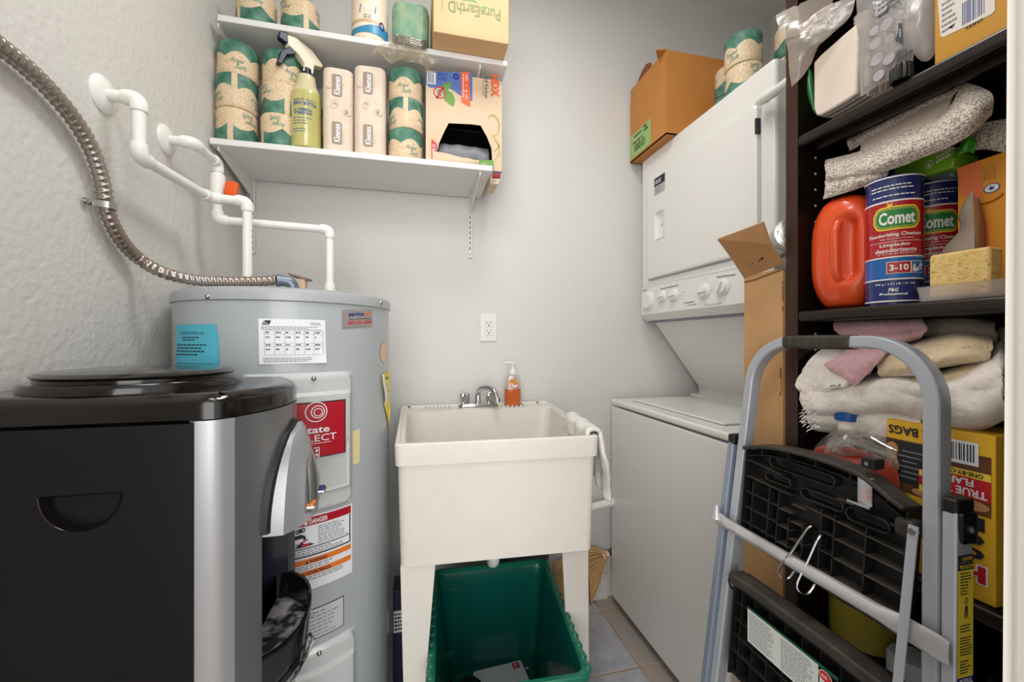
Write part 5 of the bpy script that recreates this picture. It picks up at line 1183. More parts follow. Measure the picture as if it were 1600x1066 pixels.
cloth('lining', [[(1345, 218, .774), (1400, 188, .772), (1450, 164, .770), (1490, 148, .766)], [(1345, 234, .752), (1400, 206, .752), (1450, 182, .754), (1486, 160, .760)], [(1345, 248, .744), (1400, 224, .744), (1450, 198, .746), (1484, 178, .752)]], 'lining', .003, nu=24, nv=10, nz=.004, sc=30)
cloth('tail', [[(1500, 214, .790), (1530, 196, .785), (1584, 186, .790)], [(1506, 226, .780), (1536, 214, .775), (1584, 212, .782)], [(1514, 236, .786), (1540, 232, .782), (1584, 240, .790)]], 'knit', nu=16, nv=14, nz=.003, sc=40)
# orange jug
mat('jug_orange', (214, 70, 28), .28, coat=.4, var=(6, (224, 84, 34), .6)); mat('jug_shade', (206, 62, 24), .35)
jc = Vector((.748, .570, 0)); jg = thing('orange_jug', 'bright orange plastic jug with moulded handle, left on middle bookcase shelf', 'jug', (jc.x, jc.y, ZB+.0005))
b = MB(); rings = []
for i in range(25):
    t = i/24; z = .002+.196*t; w = .0520*(1-abs(2*t-1.0)**3.2*.46) if t < .98 else .022; d = .041*(1-abs(2*t-1)**4*.5)
    ring_ = []
    for k in range(48):
        a = 2*math.pi*k/48; ca, sa = math.cos(a), math.sin(a); n_ = 2.6
        rr = (abs(ca)**n_+abs(sa)**n_)**(-1/n_); x, y = d*rr*ca, w*rr*sa
        g_ = math.exp(-((y+.024)/.012)**2)*sm(t, .2, .3)*(1-sm(t, .72, .82))
        if x < 0: x += .022*g_
        ring_.append((x, y, z))
    rings.append(ring_)
b.loft(rings); part('jug_body', b, 'jug_orange', jg, world=False, smooth=60)
part('jug_handle', MB().tube(smooth_path([(-.034, -.012, .150), (-.042, -.012, .132), (-.043, -.013, .098), (-.040, -.012, .062), (-.028, -.012, .044)], 6), [.006]+[.0068]*23+[.006], 12), 'jug_orange', jg, world=False)
# cleanser cans
mat('can_red', (176, 26, 34), .3, coat=.3); mat('can_navy', (30, 42, 104), .28, coat=.3); mat('can_blue', (34, 96, 168), .3, coat=.3); mat('can_green', (44, 132, 62), .35); mat('can_yellow', (240, 206, 70), .4); mat('can_white', (236, 234, 230), .35); mat('can_seam', (150, 148, 146), .4)
CR, CH = .0345, .199
def cleanser(c, label, aim):
    t = thing('cleanser_can', label, 'can', (c[0], c[1], ZB+.0005), 0, 'blue and red cleanser cans on the middle shelf')
    part('can', MB().lathe([(CR-.002, .0), (CR-.002, .004), (CR, .006), (CR, CH-.006), (CR+.0008, CH-.005), (CR+.0008, CH-.001), (CR-.001, CH), (CR-.004, CH-.002), (0, CH-.002)], n=48), 'can_navy', t, world=False)
    b = MB(); s = cylsurf((0, 0, 0), CR, aim); U = math.pi*CR
    def band(m, v0, v1, n=.0004): s.rect(b, m, -U, v0, U, v1, n, 48, 1)
    band('can_white', .158, .1605, .0006); band('can_red', .074, .158); band('can_white', .072, .074, .0006); band('can_blue', .040, .072); band('can_white', .038, .040, .0006); band('can_white', .0045, .0065, .0006); band('can_white', CH-.004, CH-.002, .0012)
    s.rect(b, 'can_seam', .040, .006, .043, .160, .0009, 1, 1)
    def rr(m, w, h, r, n, cv=.133): s.poly(b, m, [(u, cv+v) for u, v in rrect(w, h, r, 6)], n)
    def strips(m, w, h, r, n, cv=.133, k=12):
        pts = rrect(w, h, r, 6); xs_ = [-w/2+w*i/k for i in range(k+1)]
        def ext(x):
            x = max(min(x, w/2-1e-5), -w/2+1e-5); ax = abs(x); yy = h/2 if ax < w/2-r else h/2-r+math.sqrt(max(r*r-(ax-(w/2-r))**2, 0)); return yy
        b.use(m)
        for i in range(k):
            a0, a1 = xs_[i], xs_[i+1]; b.add([s.fn(u, cv+v, n) for u, v in ((a0, -ext(a0)), (a1, -ext(a1)), (a1, ext(a1)), (a0, ext(a0)))], [(0, 1, 2, 3)])
        b.m = None
    strips('can_yellow', .058, .036, .012, .0007); strips('can_green', .053, .031, .010, .0009); strips('can_yellow', .050, .028, .009, .0010); strips('can_green', .0485, .0265, .0085, .0011)
    s.text(b, 'can_white', 'Comet', -.021, .123, .021, .143, .0014, .03)
    star = [((.006 if i % 2 else .0022)*math.cos(R(90+36*i))-.008, .152+(.006 if i % 2 else .0022)*math.sin(R(90+36*i))) for i in range(10)]; s.poly(b, 'can_yellow', star, .0016)
    s.text(b, 'can_white', 'Deodorizing Cleanser', -.036, .1035, .032, .1105, .0008, .02); s.text(b, 'can_white', 'with the power of bleach', -.020, .0995, .020, .1025, .0008)
    s.rect(b, 'can_white', -.034, .0965, .034, .0971, .0008, 10, 1)
    s.text(b, 'can_white', 'Limpiador', -.020, .088, .016, .0945, .0008, .02); s.text(b, 'can_white', 'desodorizante', -.026, .0805, .024, .0870, .0008, .02); s.text(b, 'can_white', 'con el poder del blanqueador', -.024, .0765, .022, .0795, .0008)
    s.rect(b, 'can_white', -.012, .0475, .0165, .0655, .0007, 4, 1); s.rect(b, 'can_red', -.0112, .0483, .0157, .0647, .0009, 4, 1); s.text(b, 'can_white', '3-10', -.0085, .0515, .0130, .0615, .0012, .03)
    s.rect(b, 'can_white', .0165, .0475, .036, .0655, .0007, 4, 1); s.rect(b, 'can_blue', .0172, .0483, .0353, .0647, .0009, 4, 1)
    s.poly(b, 'can_white', [(.018, .050), (.024, .0495), (.031, .053), (.034, .060), (.030, .063), (.026, .056), (.022, .054), (.022, .062), (.019, .059)], .0011)
    s.text(b, 'can_white', '595 g / 1.31 LB / 21 OZ', -.026, .0295, .022, .0335, .0008, .01); s.text(b, 'can_white', 'P&G', -.010, .0200, .002, .0255, .0008, .02, .3); s.text(b, 'can_white', 'Professional', -.020, .0145, .012, .0185, .0008, .02)
    s.fine(b, 'can_white', -.032, .176, .034, .186, 2, .0008, .35, 9); s.fine(b, 'can_white', -.030, .166, .026, .171, 1, .0008, .35, 8)
    part('label', b, 'can_red', t, world=False, smooth=0); return t
def polar(px, D): a = math.atan((px-800)/F)+R(YAW); return (D*math.sin(a), D*math.cos(a))
c1, c2 = polar(1396.5, .893), polar(1457, .968)
cleanser(c1, 'front cleanser can, fully visible beside the orange jug', math.atan2(-c1[1], -c1[0])+R(6)); cleanser(c2, 'rear cleanser can, half hidden behind the front can', math.atan2(-c2[1], -c2[0])+R(6))
# sponge in a clear tray
mat('sponge', (232, 204, 138), .95, var=(130, (214, 174, 100), .5), bump=(200, .6, .003, 3)); film('tray_film', (200, 190, 186), .35, .1, .4)
sg = thing('sponge', 'yellow porous sponge standing in a clear tray on the middle shelf', 'sponge', (.722, .395, ZB+.0045), R(4))
b = MB(); bm_ = bmesh.new(); bmesh.ops.create_grid(bm_, x_segments=1, y_segments=1, size=1); bm_.free()
def spg(f):
    return f
b.rbox(-.012, .016, -.029, .033, 0, .061, .004, 3); o = part('sponge_body', b, 'sponge', sg, world=False)
rnd = random.Random(8); b = MB()
for i in range(46):
    y, z, r = rnd.uniform(-.031, .031), rnd.uniform(.004, .060), rnd.uniform(.0005, .0015); b.lathe([(r, 0), (r*.6, .0003), (0, .0004)], (0, 0, 0), 7)
    for v in b.v[-21:]: v.xyz = Vector((-.0121-v.z, y+v.x, z+v.y*.7))
mat('sponge_pore', (176, 130, 66), .95); tag(part('pores', b, 'sponge_pore', sg, world=False), kind='stuff')
ty = thing('clear_tray', 'shallow clear plastic tray holding the sponge', 'tray', (.73, .39, ZB+.0005))
b = MB(); L = [[(.728+u*k, .391+v*k, ZB+.0005+z) for u, v in rrect(.050, .100, .006, 3)] for z, k in ((0, .94), (.020, 1.0), (.021, 1.04), (.0205, 1.0), (.002, .92))]; b.loft(L); part('tray_body', b, 'tray_film', ty)
# torn paper bag and orange carton at right
mat('bag_grey', (178, 164, 148), .7, var=(20, (160, 144, 128), .5)); mat('bag_brown', (150, 112, 74), .7); mat('carton_coral', (232, 112, 62), .5, var=(5, (238, 128, 74), .5)); mat('carton_amber', (220, 146, 42), .5)
tp = thing('torn_paper_carton', 'torn grey-brown carton with jagged top standing behind the sponge', 'carton', W(1520, 400, X=.775))
rows = [[(1497, 338, .778), (1506, 318, .768), (1516, 302, .764), (1520, 305, .762)], [(1499, 360, .775), (1508, 356, .766), (1516, 352, .762), (1521, 350, .760)], [(1470, 394, .775), (1496, 388, .764), (1514, 388, .760), (1522, 386, .758)], [(1468, 424, .775), (1494, 424, .764), (1512, 424, .760), (1522, 424, .758)]]
o = part('grey_side', sheet(rows, 14, 14, .001), 'bag_grey', tp); add_mod(o, 'SOLIDIFY', thickness=.002)
rows = [[(1520, 303, .762), (1524, 310, .764), (1529, 308, .768), (1533, 316, .775)], [(1521, 350, .760), (1528, 350, .763), (1534, 352, .768), (1539, 356, .776)], [(1522, 424, .758), (1529, 424, .762), (1535, 424, .768), (1540, 424, .776)]]
o = part('brown_side', sheet(rows, 10, 12, .001), 'bag_brown', tp); add_mod(o, 'SOLIDIFY', thickness=.002)
oc = thing('orange_carton', 'orange and amber carton with fine print at the right of middle shelf', 'box', W(1540, 450, X=.80))
P = [pxy(x, y, .778) for x, y in ((1494, 262), (1566, 236), (1566, 470), (1500, 470))]; yA, yB = P[0].y, .262
b = MB().prism([(yA, ZB+.001), (yB, ZB+.001), (yB, P[1].z+.004), (yA, P[0].z)], lambda u, v, k: Vector((.782+.10*k, u, v))); part('carton', b, 'carton_amber', oc)
s = plane((.782, 0, 0), (0, -1, 0), (0, 0, 1)); b = MB(); g = lambda x, y: (-W(x, y, X=.782).y, W(x, y, X=.782).z)
s.poly(b, 'carton_coral', [g(*p) for p in ((1495, 264), (1532, 250), (1536, 320), (1524, 314), (1512, 304), (1505, 306), (1502, 296))], .0005); s.poly(b, 'carton_coral', [g(*p) for p in ((1525, 352), (1545, 340), (1548, 400), (1530, 402))], .0005)
a, c = g(1537, 284), g(1558, 252); s.use = None
for k in range(5): x = a[0]+(c[0]-a[0])*k/5; s.fine(b, 'bag_brown', x, a[1], x+.0022, c[1], 16, .0007, .5, 1)
a = g(1550, 294); s.ell(b, 'can_white', a[0], a[1], .0085, .0062, .0007, 22); s.ell(b, 'label_navy', a[0], a[1], .0085, .0062, .0009, 22, .86); star = [(a[0]+(.0042 if i % 2 else .0018)*math.cos(R(36*i)), a[1]+(.0038 if i % 2 else .0016)*math.sin(R(36*i))) for i in range(10)]; s.poly(b, 'label_navy', star, .001)
part('print', b, 'carton_coral', oc, smooth=0)
part('folded_lip', MB().tube([W(x, y, X=.780) for x, y in ((1520, 318), (1538, 316), (1552, 312), (1566, 302))], .0016, 6), 'carton_amber', oc)
# green sponge pack, green ribbon and teal film
mat('lime_pack', (126, 182, 44), .35, coat=.3); mat('teal_film', (86, 104, 108), .3, coat=.3); mat('leaf_bag', (62, 156, 44), .3, coat=.3)
gs = thing('sponge_pack', 'lime green pack of sponges wedged under the knit cloth', 'sponge pack', W(1445, 260, X=.78))
def slab(pts, X, d, m, name, par, bev=.002):
    P = [pxy(x, y, X) for x, y in pts]; o = part(name, MB().prism([(p.y, p.z) for p in P], lambda u, v, k: Vector((X+d*k, u, v))), m, par); add_mod(o, 'BEVEL', width=bev, segments=2); return o
slab(((1396, 262), (1448, 244), (1487, 232), (1494, 238), (1488, 262), (1440, 276), (1398, 282)), .770, .05, 'lime_pack', 'wrapper', gs); slab(((1398, 259), (1448, 240), (1486, 229), (1487, 234), (1448, 246), (1398, 264)), .776, .04, 'sponge', 'sponge_edge', gs, .001)
s = plane((.770, 0, 0), (0, -1, 0), (0, 0, 1)); b = MB(); g = lambda x, y: (-W(x, y, X=.770).y, W(x, y, X=.770).z)
a = g(1452, 257); s.ell(b, 'can_white', a[0], a[1], .0052, .0062, .0006, 18, .84); s.poly(b, 'can_white', [(a[0]-.002, a[1]-.001), (a[0], a[1]+.004), (a[0]+.002, a[1]-.001), (a[0]+.0004, a[1]-.005), (a[0]-.0004, a[1]-.005)], .0006)
sh = Surf(lambda u, v, n: s.fn(u, v+(u-a[0])*.27, n)); sh.text(b, 'can_white', 'SPONGES', a[0]+.009, a[1]+.001, a[0]+.030, a[1]+.006, .0006, .02); sh.fine(b, 'can_white', a[0]+.009, a[1]-.006, a[0]+.032, a[1]-.001, 1, .0006, .7, 5)
part('print', b, 'can_white', gs, smooth=0)
o = part('green_ribbon', sheet([[(1488, 244, .77), (1498, 230, .765), (1510, 212, .765), (1516, 212, .762)], [(1492, 246, .765), (1503, 234, .758), (1516, 216, .758), (1524, 222, .755)], [(1494, 248, .77), (1506, 240, .765), (1514, 238, .76), (1520, 240, .76)]], 16, 10, .003, 60), 'leaf_bag', None); add_mod(o, 'SOLIDIFY', thickness=.0015); tag(o, 'bright green plastic ribbon sticking up beside the sponge pack', 'ribbon')
o = part('teal_pouch', pillow([(1448, 268), (1470, 260), (1490, 256), (1498, 262), (1498, 278), (1474, 280), (1450, 282)], .800, .010, .004, 50), 'teal_film', None); tag(o, 'teal plastic pouch behind the rear cleanser can', 'pouch')

# ---------------------------------------------------------------- lower shelf: towels, bottle, trash bags
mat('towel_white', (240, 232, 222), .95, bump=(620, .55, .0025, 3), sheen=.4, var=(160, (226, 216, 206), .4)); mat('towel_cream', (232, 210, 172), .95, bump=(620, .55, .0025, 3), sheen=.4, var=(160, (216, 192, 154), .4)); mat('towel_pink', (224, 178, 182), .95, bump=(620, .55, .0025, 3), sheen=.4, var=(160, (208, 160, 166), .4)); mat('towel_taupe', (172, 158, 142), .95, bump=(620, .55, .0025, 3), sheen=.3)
def fuzz(b, amp=.0016):
    for i, v in enumerate(b.v):
        k = vnoise(v.x*420, v.y*420, v.z*420)*amp; b.v[i] = v+Vector((k, k*.4, vnoise(v.y*390, v.z*390, 7)*amp))
    return b
def tw2(label, sheets):
    p = sheets[0][0][0][0]; t = thing('folded_towel', label, 'towel', W(p[0], p[1], X=p[2]), 0, 'folded towels on the bookcase')
    for rows, m, th in sheets:
        b = sheet(rows, 72, 40, .0035, 34); o = part('fold', fuzz(b, .0007), m, t, smooth=80); add_mod(o, 'SOLIDIFY', thickness=th, offset=-1 if False else 0)
tw2('large white towel at the bottom of the towel pile', [
    ([[(1262, 606, .716), (1330, 592, .80), (1400, 584, .80), (1460, 590, .80), (1520, 560, .80), (1568, 536, .80)], [(1254, 612, .705), (1330, 602, .730), (1400, 596, .724), (1460, 604, .722), (1520, 586, .724), (1568, 560, .732)], [(1252, 624, .702), (1330, 622, .718), (1400, 616, .713), (1460, 624, .711), (1520, 622, .711), (1568, 592, .718)], [(1258, 638, .706), (1330, 640, .724), (1400, 634, .718), (1460, 646, .714), (1520, 652, .714), (1568, 628, .720)], [(1266, 647, .722), (1330, 649, .755), (1400, 642, .75), (1460, 664, .745), (1520, 670, .745), (1568, 650, .75)]], 'towel_white', .010),
    ([[(1266, 642, .722), (1320, 640, .76), (1380, 640, .755), (1440, 650, .75)], [(1262, 656, .715), (1320, 654, .738), (1380, 652, .730), (1440, 662, .728)], [(1272, 668, .732), (1310, 672, .748), (1380, 682, .738), (1440, 676, .738)], [(1280, 671, .745), (1320, 677, .78), (1380, 691, .77), (1440, 684, .77)]], 'towel_white', .008)])
tw2('small white towel at the left end of towel pile', [
    ([[(1292, 543, .765), (1312, 545, .765), (1332, 550, .765)], [(1270, 560, .722), (1300, 564, .724), (1324, 572, .722)], [(1250, 586, .699), (1285, 592, .712), (1324, 600, .712)], [(1243, 603, .692), (1274, 615, .710), (1300, 606, .708), (1322, 613, .710)][:3], [(1254, 611, .702), (1280, 622, .732), (1320, 619, .732)]], 'towel_white', .007)])
tw2('pink towel folded over left side of the towel pile', [
    ([[(1308, 500, .80), (1370, 499, .80), (1440, 497, .80)], [(1304, 506, .752), (1370, 504, .745), (1442, 502, .752)], [(1307, 519, .742), (1370, 521, .735), (1450, 514, .742)], [(1330, 535, .740), (1390, 533, .732), (1440, 524, .745)], [(1336, 540, .77), (1390, 537, .77), (1436, 528, .77)]], 'towel_pink', .006),
    ([[(1350, 528, .745), (1372, 527, .745), (1396, 528, .745)], [(1324, 550, .728), (1358, 554, .720), (1388, 548, .726)], [(1294, 567, .718), (1332, 582, .709), (1364, 576, .717)], [(1288, 573, .720), (1326, 593, .712), (1342, 598, .716)], [(1292, 576, .73), (1326, 597, .728), (1342, 601, .728)]], 'towel_pink', .007)])
tw2('cream yellow towel folded at the middle of towel pile', [
    ([[(1378, 550, .80), (1440, 532, .80), (1500, 520, .80), (1546, 527, .80)], [(1376, 558, .745), (1440, 544, .732), (1500, 532, .730), (1549, 538, .742)], [(1374, 572, .730), (1440, 562, .716), (1500, 548, .716), (1549, 550, .73)], [(1376, 584, .728), (1436, 575, .714), (1490, 562, .716), (1544, 558, .73)], [(1386, 586, .75), (1436, 579, .74), (1490, 567, .74), (1538, 561, .75)]], 'towel_cream', .009),
    ([[(1384, 583, .75), (1420, 580, .745), (1460, 576, .745)], [(1388, 586, .728), (1424, 584, .722), (1470, 580, .722)], [(1392, 588, .75), (1424, 588, .745), (1470, 584, .745)]], 'towel_white', .004),
    ([[(1378, 588, .76), (1430, 590, .75), (1490, 578, .75), (1546, 562, .76)], [(1378, 594, .735), (1430, 598, .724), (1490, 588, .724), (1548, 570, .735)], [(1388, 604, .74), (1430, 609, .730), (1490, 600, .730), (1540, 582, .742)], [(1392, 606, .77), (1430, 612, .77), (1490, 604, .77), (1536, 586, .77)]], 'towel_cream', .008)])
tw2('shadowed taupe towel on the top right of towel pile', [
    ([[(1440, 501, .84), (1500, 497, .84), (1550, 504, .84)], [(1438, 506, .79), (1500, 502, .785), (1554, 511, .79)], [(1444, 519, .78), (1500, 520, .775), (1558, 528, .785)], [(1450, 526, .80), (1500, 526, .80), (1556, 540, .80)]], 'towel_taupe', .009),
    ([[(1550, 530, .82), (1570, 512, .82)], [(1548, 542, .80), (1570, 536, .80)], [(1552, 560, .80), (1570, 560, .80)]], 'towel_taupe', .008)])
b = MB(); rnd = random.Random(2)
for i in range(46):
    p = W(1258+rnd.uniform(-4, 34)*(i/46), 606+i*1.45, X=.700); d = Vector((-.003, .004+rnd.random()*.005, -.003+rnd.uniform(-.006, .002))); b.tube([p, p+d*.6+Vector((0, 0, .001)), p+d], [.0011, .001, .0005], 5)
o = part('fringe', b, 'towel_white', [q for q in bpy.data.objects if q.get('label') == 'large white towel at the bottom of the towel pile'][0]); o['kind'] = 'stuff'
# clear bottle with a blue cap
mat('cap_blue', (24, 74, 146), .35); mat('red_drink', (150, 40, 36), .25, coat=.4, var=(12, (184, 84, 58), .4)); film('bottle_film', (196, 188, 180), .42, .08, .45)
pc = W(1325, 650, X=.738); bt = thing('clear_bottle', 'clear bottle with blue cap and red contents under the towels', 'bottle', (pc.x, pc.y, ZCs+.0005))
hz_ = pc.z-ZCs
part('contents', MB().lathe([(.030, .003), (.035, .008), (.036, .085), (.035, .110), (.030, .120), (0, .121)], n=36), 'red_drink', bt, world=False)
part('bottle', MB().lathe([(.032, 0), (.037, .006), (.0375, .085), (.038, .125), (.036, .150), (.030, .168), (.022, .180), (.015, .186), (.014, .196)], n=36), 'bottle_film', bt, world=False)
part('cap', MB().lathe([(.0185, hz_-.008), (.0195, hz_-.006), (.0195, hz_+.006), (.017, hz_+.008), (0, hz_+.008)], n=28), 'cap_blue', bt, world=False, label='blue screw cap'); part('neck', MB().lathe([(.015, .182), (.015, hz_-.008)], n=24), 'foam_white', bt, world=False)
o = part('red_pouch', pillow([(1270, 706), (1292, 694), (1330, 698), (1372, 712), (1398, 728), (1404, 770), (1360, 790), (1290, 780), (1266, 740)], .712, .008, .005, 40), 'red_drink', None, smooth=40); tag(o, 'crinkled red plastic pouch lying in front of clear bottle', 'pouch')
o = part('crumpled_wrap', sheet([[(1278, 692, .725), (1300, 676, .720), (1345, 672, .720), (1400, 690, .725)], [(1272, 704, .712), (1310, 690, .706), (1350, 694, .704), (1402, 712, .708)], [(1300, 716, .708), (1330, 712, .703), (1366, 716, .702), (1402, 736, .706)]], 24, 14, .004, 40), 'bottle_film', None, smooth=50); tag(o, 'shiny clear crumpled wrap draped over the red pouch', 'plastic wrap')
# trash bag carton, upside down
mat('photo_brown', (118, 74, 46), .5, var=(26, (62, 38, 28), .5)); mat('photo_tan', (204, 156, 104), .5, var=(30, (172, 118, 72), .5)); mat('box_yellow', (228, 176, 44), .45)
tbx = thing('bag_carton', 'yellow and brown trash bag carton standing upside down on lower shelf', 'box', (.75, .42, ZCs+.0005))
yl, yr2 = W(1385, 660, X=.716).y, W(1556, 760, X=.716).y; ztop = W(1470, 668, X=.716).z
part('carton', MB().rbox(.716, .80, yr2, yl, ZCs+.0008, ztop, .002), 'box_yellow', tbx)
b = MB(); s = plane((.716, 0, 0), (0, -1, 0), (0, 0, 1)); g = lambda x, y: (-W(x, y, X=.716).y, W(x, y, X=.716).z); uL, uR = -yl, -yr2-.004; HH = ztop-ZCs
def rc(m, u0, v0, u1, v1, n=.0005): s.rect(b, m, uL+(uR-uL)*u0, ZCs+HH*v0, uL+(uR-uL)*u1, ZCs+HH*v1, n)
def tx(m, t, u0, v0, u1, v1, n=.001, bold=.03, rot=180): s.text(b, m, t, uL+(uR-uL)*u0, ZCs+HH*v0, uL+(uR-uL)*u1, ZCs+HH*v1, n, bold, 0, rot)
rc('photo_brown', 0, .515, 1, .87); rc('ink', .10, .58, .5, .86, .0007)
for (cx_, cv_, ru, rv) in ((.04, .80, .07, .045), (.05, .69, .075, .055), (.03, .58, .05, .05), (.80, .565, .19, .034), (.42, .545, .14, .026)): s.ell(b, 'photo_tan', uL+(uR-uL)*min(max(cx_, ru), 1-ru), ZCs+HH*cv_, (uR-uL)*ru, HH*rv, .0008, 20)
for k in range(6): rc('ink_grey', .13+.05*(k % 2), .62+.035*k, .34+.04*(k % 3), .628+.035*k, .0009)
tx('ink', '12 BAGS', .03, .905, .50, .965); rc('paper', .56, .80, .90, .94, .0008); s.bars(b, 'ink', uL+(uR-uL)*.60, ZCs+HH*.82, uL+(uR-uL)*.87, ZCs+HH*.925, 15, .0011)
rc('can_yellow', .52, .725, 1, .768, .0008); tx('ink', 'ONE-BY-ONE', .58, .732, .94, .760); rc('label_red2', .52, .60, 1, .725, .0008); tx('paper', 'FLAPS', .60, .672, .86, .715, .0011); tx('paper', 'TRUE TIE', .53, .612, .97, .660, .0011)
rc('can_yellow', .36, .66, .44, .70, .001); rc('label_red2', .36, .60, .44, .66, .001); rc('can_yellow', .36, .555, .44, .60, .001)
for t, v, v2 in (('B', .42, .50), ('C', .33, .40), ('C', .245, .315)): tx('ink', t, .74, v, .95, v2, .0008, .06)
tx('paper', 'H', .72, .105, .975, .222, .0007, .10); tx('label_red2', 'H', .735, .113, .96, .214, .0011, .05)
part('print', b, 'box_yellow', tbx, smooth=0)
# ---------------------------------------------------------------- bottom shelf, seen between the ladder rungs
mat('tub_olive', (170, 152, 52), .4, var=(6, (150, 134, 44), .5)); mat('purple_dark', (44, 36, 58), .4); mat('pail_white', (206, 208, 208), .4)
pc = W(1350, 980, X=.790)
tu = thing('olive_lid_tub', 'dark tub with an olive yellow lid behind the ladder rungs', 'tub', (pc.x, pc.y, ZD2+.0005))
zt = W(1350, 1024, X=.745).z-ZD2; part('tub_body', MB().lathe([(.044, 0), (.048, .004), (.050, zt-.002), (.048, zt)], n=36), 'black_plastic', tu, world=False); part('tub_lid', MB().lathe([(.049, zt), (.0505, zt+.002), (.051, zt+.062), (.048, zt+.068), (.03, zt+.070), (0, zt+.070)], n=40), 'tub_olive', tu, world=False, label='olive yellow lid')
p_ = W(1425, 1010, X=.765); dk = thing('purple_bottle', 'dark purple bottle with a white cap behind right ladder rail', 'bottle', (p_.x, p_.y, ZD2+.0005))
part('bottle', MB().lathe([(.026, 0), (.030, .004), (.030, .155), (.026, .168)], n=28), 'purple_dark', dk, world=False); part('cap', MB().lathe([(.0305, .168), (.0305, .206), (.027, .212), (0, .213)], n=28), 'pail_white', dk, world=False)
pl_ = W(1536, 1010, X=.775); pa = thing('white_pail', 'smooth pale grey pail low in bookcase beside door opening', 'pail', (pl_.x, .345, ZD2+.0005))
part('pail_body', MB().lathe([(.040, 0), (.044, .004), (.052, .20), (.055, .205), (.055, .225), (.050, .228), (.049, .222)], n=40), 'pail_white', pa, world=False); part('pail_band', MB().lathe([(.0452, .02), (.0505, .135)], n=40), 'tub_olive', pa, world=False, label='olive band round the lower half')
part('dark_rim', MB().lathe([(.050, .2285), (.05, .25), (.047, .262), (0, .263)], n=32), 'black_plastic', pa, world=False)
# ================================================================ folding step ladder
ld = thing('step_ladder', 'folded grey aluminium step ladder with black treads leaning before the bookcase', 'ladder', (.60, .535, 0))
mat('rail_grey', (178, 182, 190), .34, metal=.35, bump=(240, .03, .0006)); mat('rail_blue_reflection', (140, 150, 166), .34, metal=.4); mat('grip_brown', (44, 39, 35), .55, var=(20, (66, 58, 50), .5, (1, 6, 1))); mat('tread_black', (15, 15, 16), .5, var=(26, (27, 26, 25), .5)); mat('tread_worn', (66, 58, 50), .6, var=(34, (34, 31, 29), .45)); mat('bar_alu', (212, 209, 208), .3, metal=.4, var=(12, (172, 172, 176), .5))
FXh = lambda h: .667-.091*(1.14-h); FL = lambda h: .683+.05*(1.14-h); FR = lambda h: .393-.05*(1.14-h)
RX = lambda h: .646-.10*(.94-h); RL = lambda h: .714+.04*(.94-h); RRt = lambda h: .361-.05*(.94-h)
def sec(w, d, r=.004): return [(v, u) for u, v in rrect(w, d, r, 3)]
top = [Vector((FXh(h), FL(h), h)) for h in (.0, .5, 1.02)]; rad = .085; zc = 1.138
path = [Vector((FXh(0), FL(0), 0)), Vector((FXh(.6), FL(.6), .6))]
cz = zc-rad; cL = FL(1.06)-rad; cR = FR(1.06)+rad
path += [Vector((FXh(cz+rad*math.sin(R(a))), cL+rad*math.cos(R(a)), cz+rad*math.sin(R(a)))) for a in range(0, 91, 9)]
path += [Vector((FXh(cz+rad*math.sin(R(a))), cR-rad*math.cos(R(a)), cz+rad*math.sin(R(a)))) for a in range(90, -1, -9)]
path += [Vector((FXh(.6), FR(.6), .6)), Vector((FXh(0), FR(0), 0))]
part('front_frame', MB().tube(path, 1, sec=sec(.019, .024), up=(1, 0, 0)), 'rail_grey', ld, smooth=30)
g0, g1 = W(1232, 537, X=FXh(zc)).y, W(1336, 537, X=FXh(zc)).y
part('handle_grip', MB().tube([Vector((FXh(zc), g0+.001, zc)), Vector((FXh(zc), g0-.002, zc)), Vector((FXh(zc), (g0+g1)/2, zc)), Vector((FXh(zc), g1+.002, zc)), Vector((FXh(zc), g1, zc))], [.9, 1, 1.04, 1, .9], sec=sec(.023, .029, .006), up=(1, 0, 0)), 'grip_brown', ld, smooth=30, label='dark brown rubber grip')
for fn, m in ((RL, 'rail_blue_reflection'), (RRt, 'rail_grey')):  # blue reflection on the left leg is painted into its colour
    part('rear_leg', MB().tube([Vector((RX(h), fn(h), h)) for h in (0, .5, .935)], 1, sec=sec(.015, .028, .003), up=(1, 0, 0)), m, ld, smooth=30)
    c = Vector((RX(.945), fn(.945), .945)); part('leg_cap', MB().tube([Vector((RX(h), fn(h), h)) for h in (.905, .945, .950)], [1, 1, .8], sec=sec(.0165, .0295, .004), up=(1, 0, 0)) if fn is RRt and False else MB().rbox(c.x-.0155, c.x+.0155, c.y-.0085, c.y+.0085, .928, .949, .004, 3), 'black_plastic', ld)
    part('rubber_foot', MB().rbox(RX(.02)-.018, RX(.02)+.018, fn(.02)-.012, fn(.02)+.012, 0, .05, .004), 'black_plastic', ld)
c = Vector((RX(.92), RRt(.92), .92)); part('pivot_plate', MB().rbox(c.x-.012, c.x+.0145, c.y-.0115, c.y-.0072, .898, .934, .004, 3), 'black_plastic', ld); part('bolt', MB().lathe([(.005, 0), (.005, .0015), (.002, .003), (0, .003)], n=14).xform(Matrix.Translation((c.x+.004, c.y-.0115, .914)) @ Matrix.Rotation(R(90), 4, 'X')), 'steel', ld)
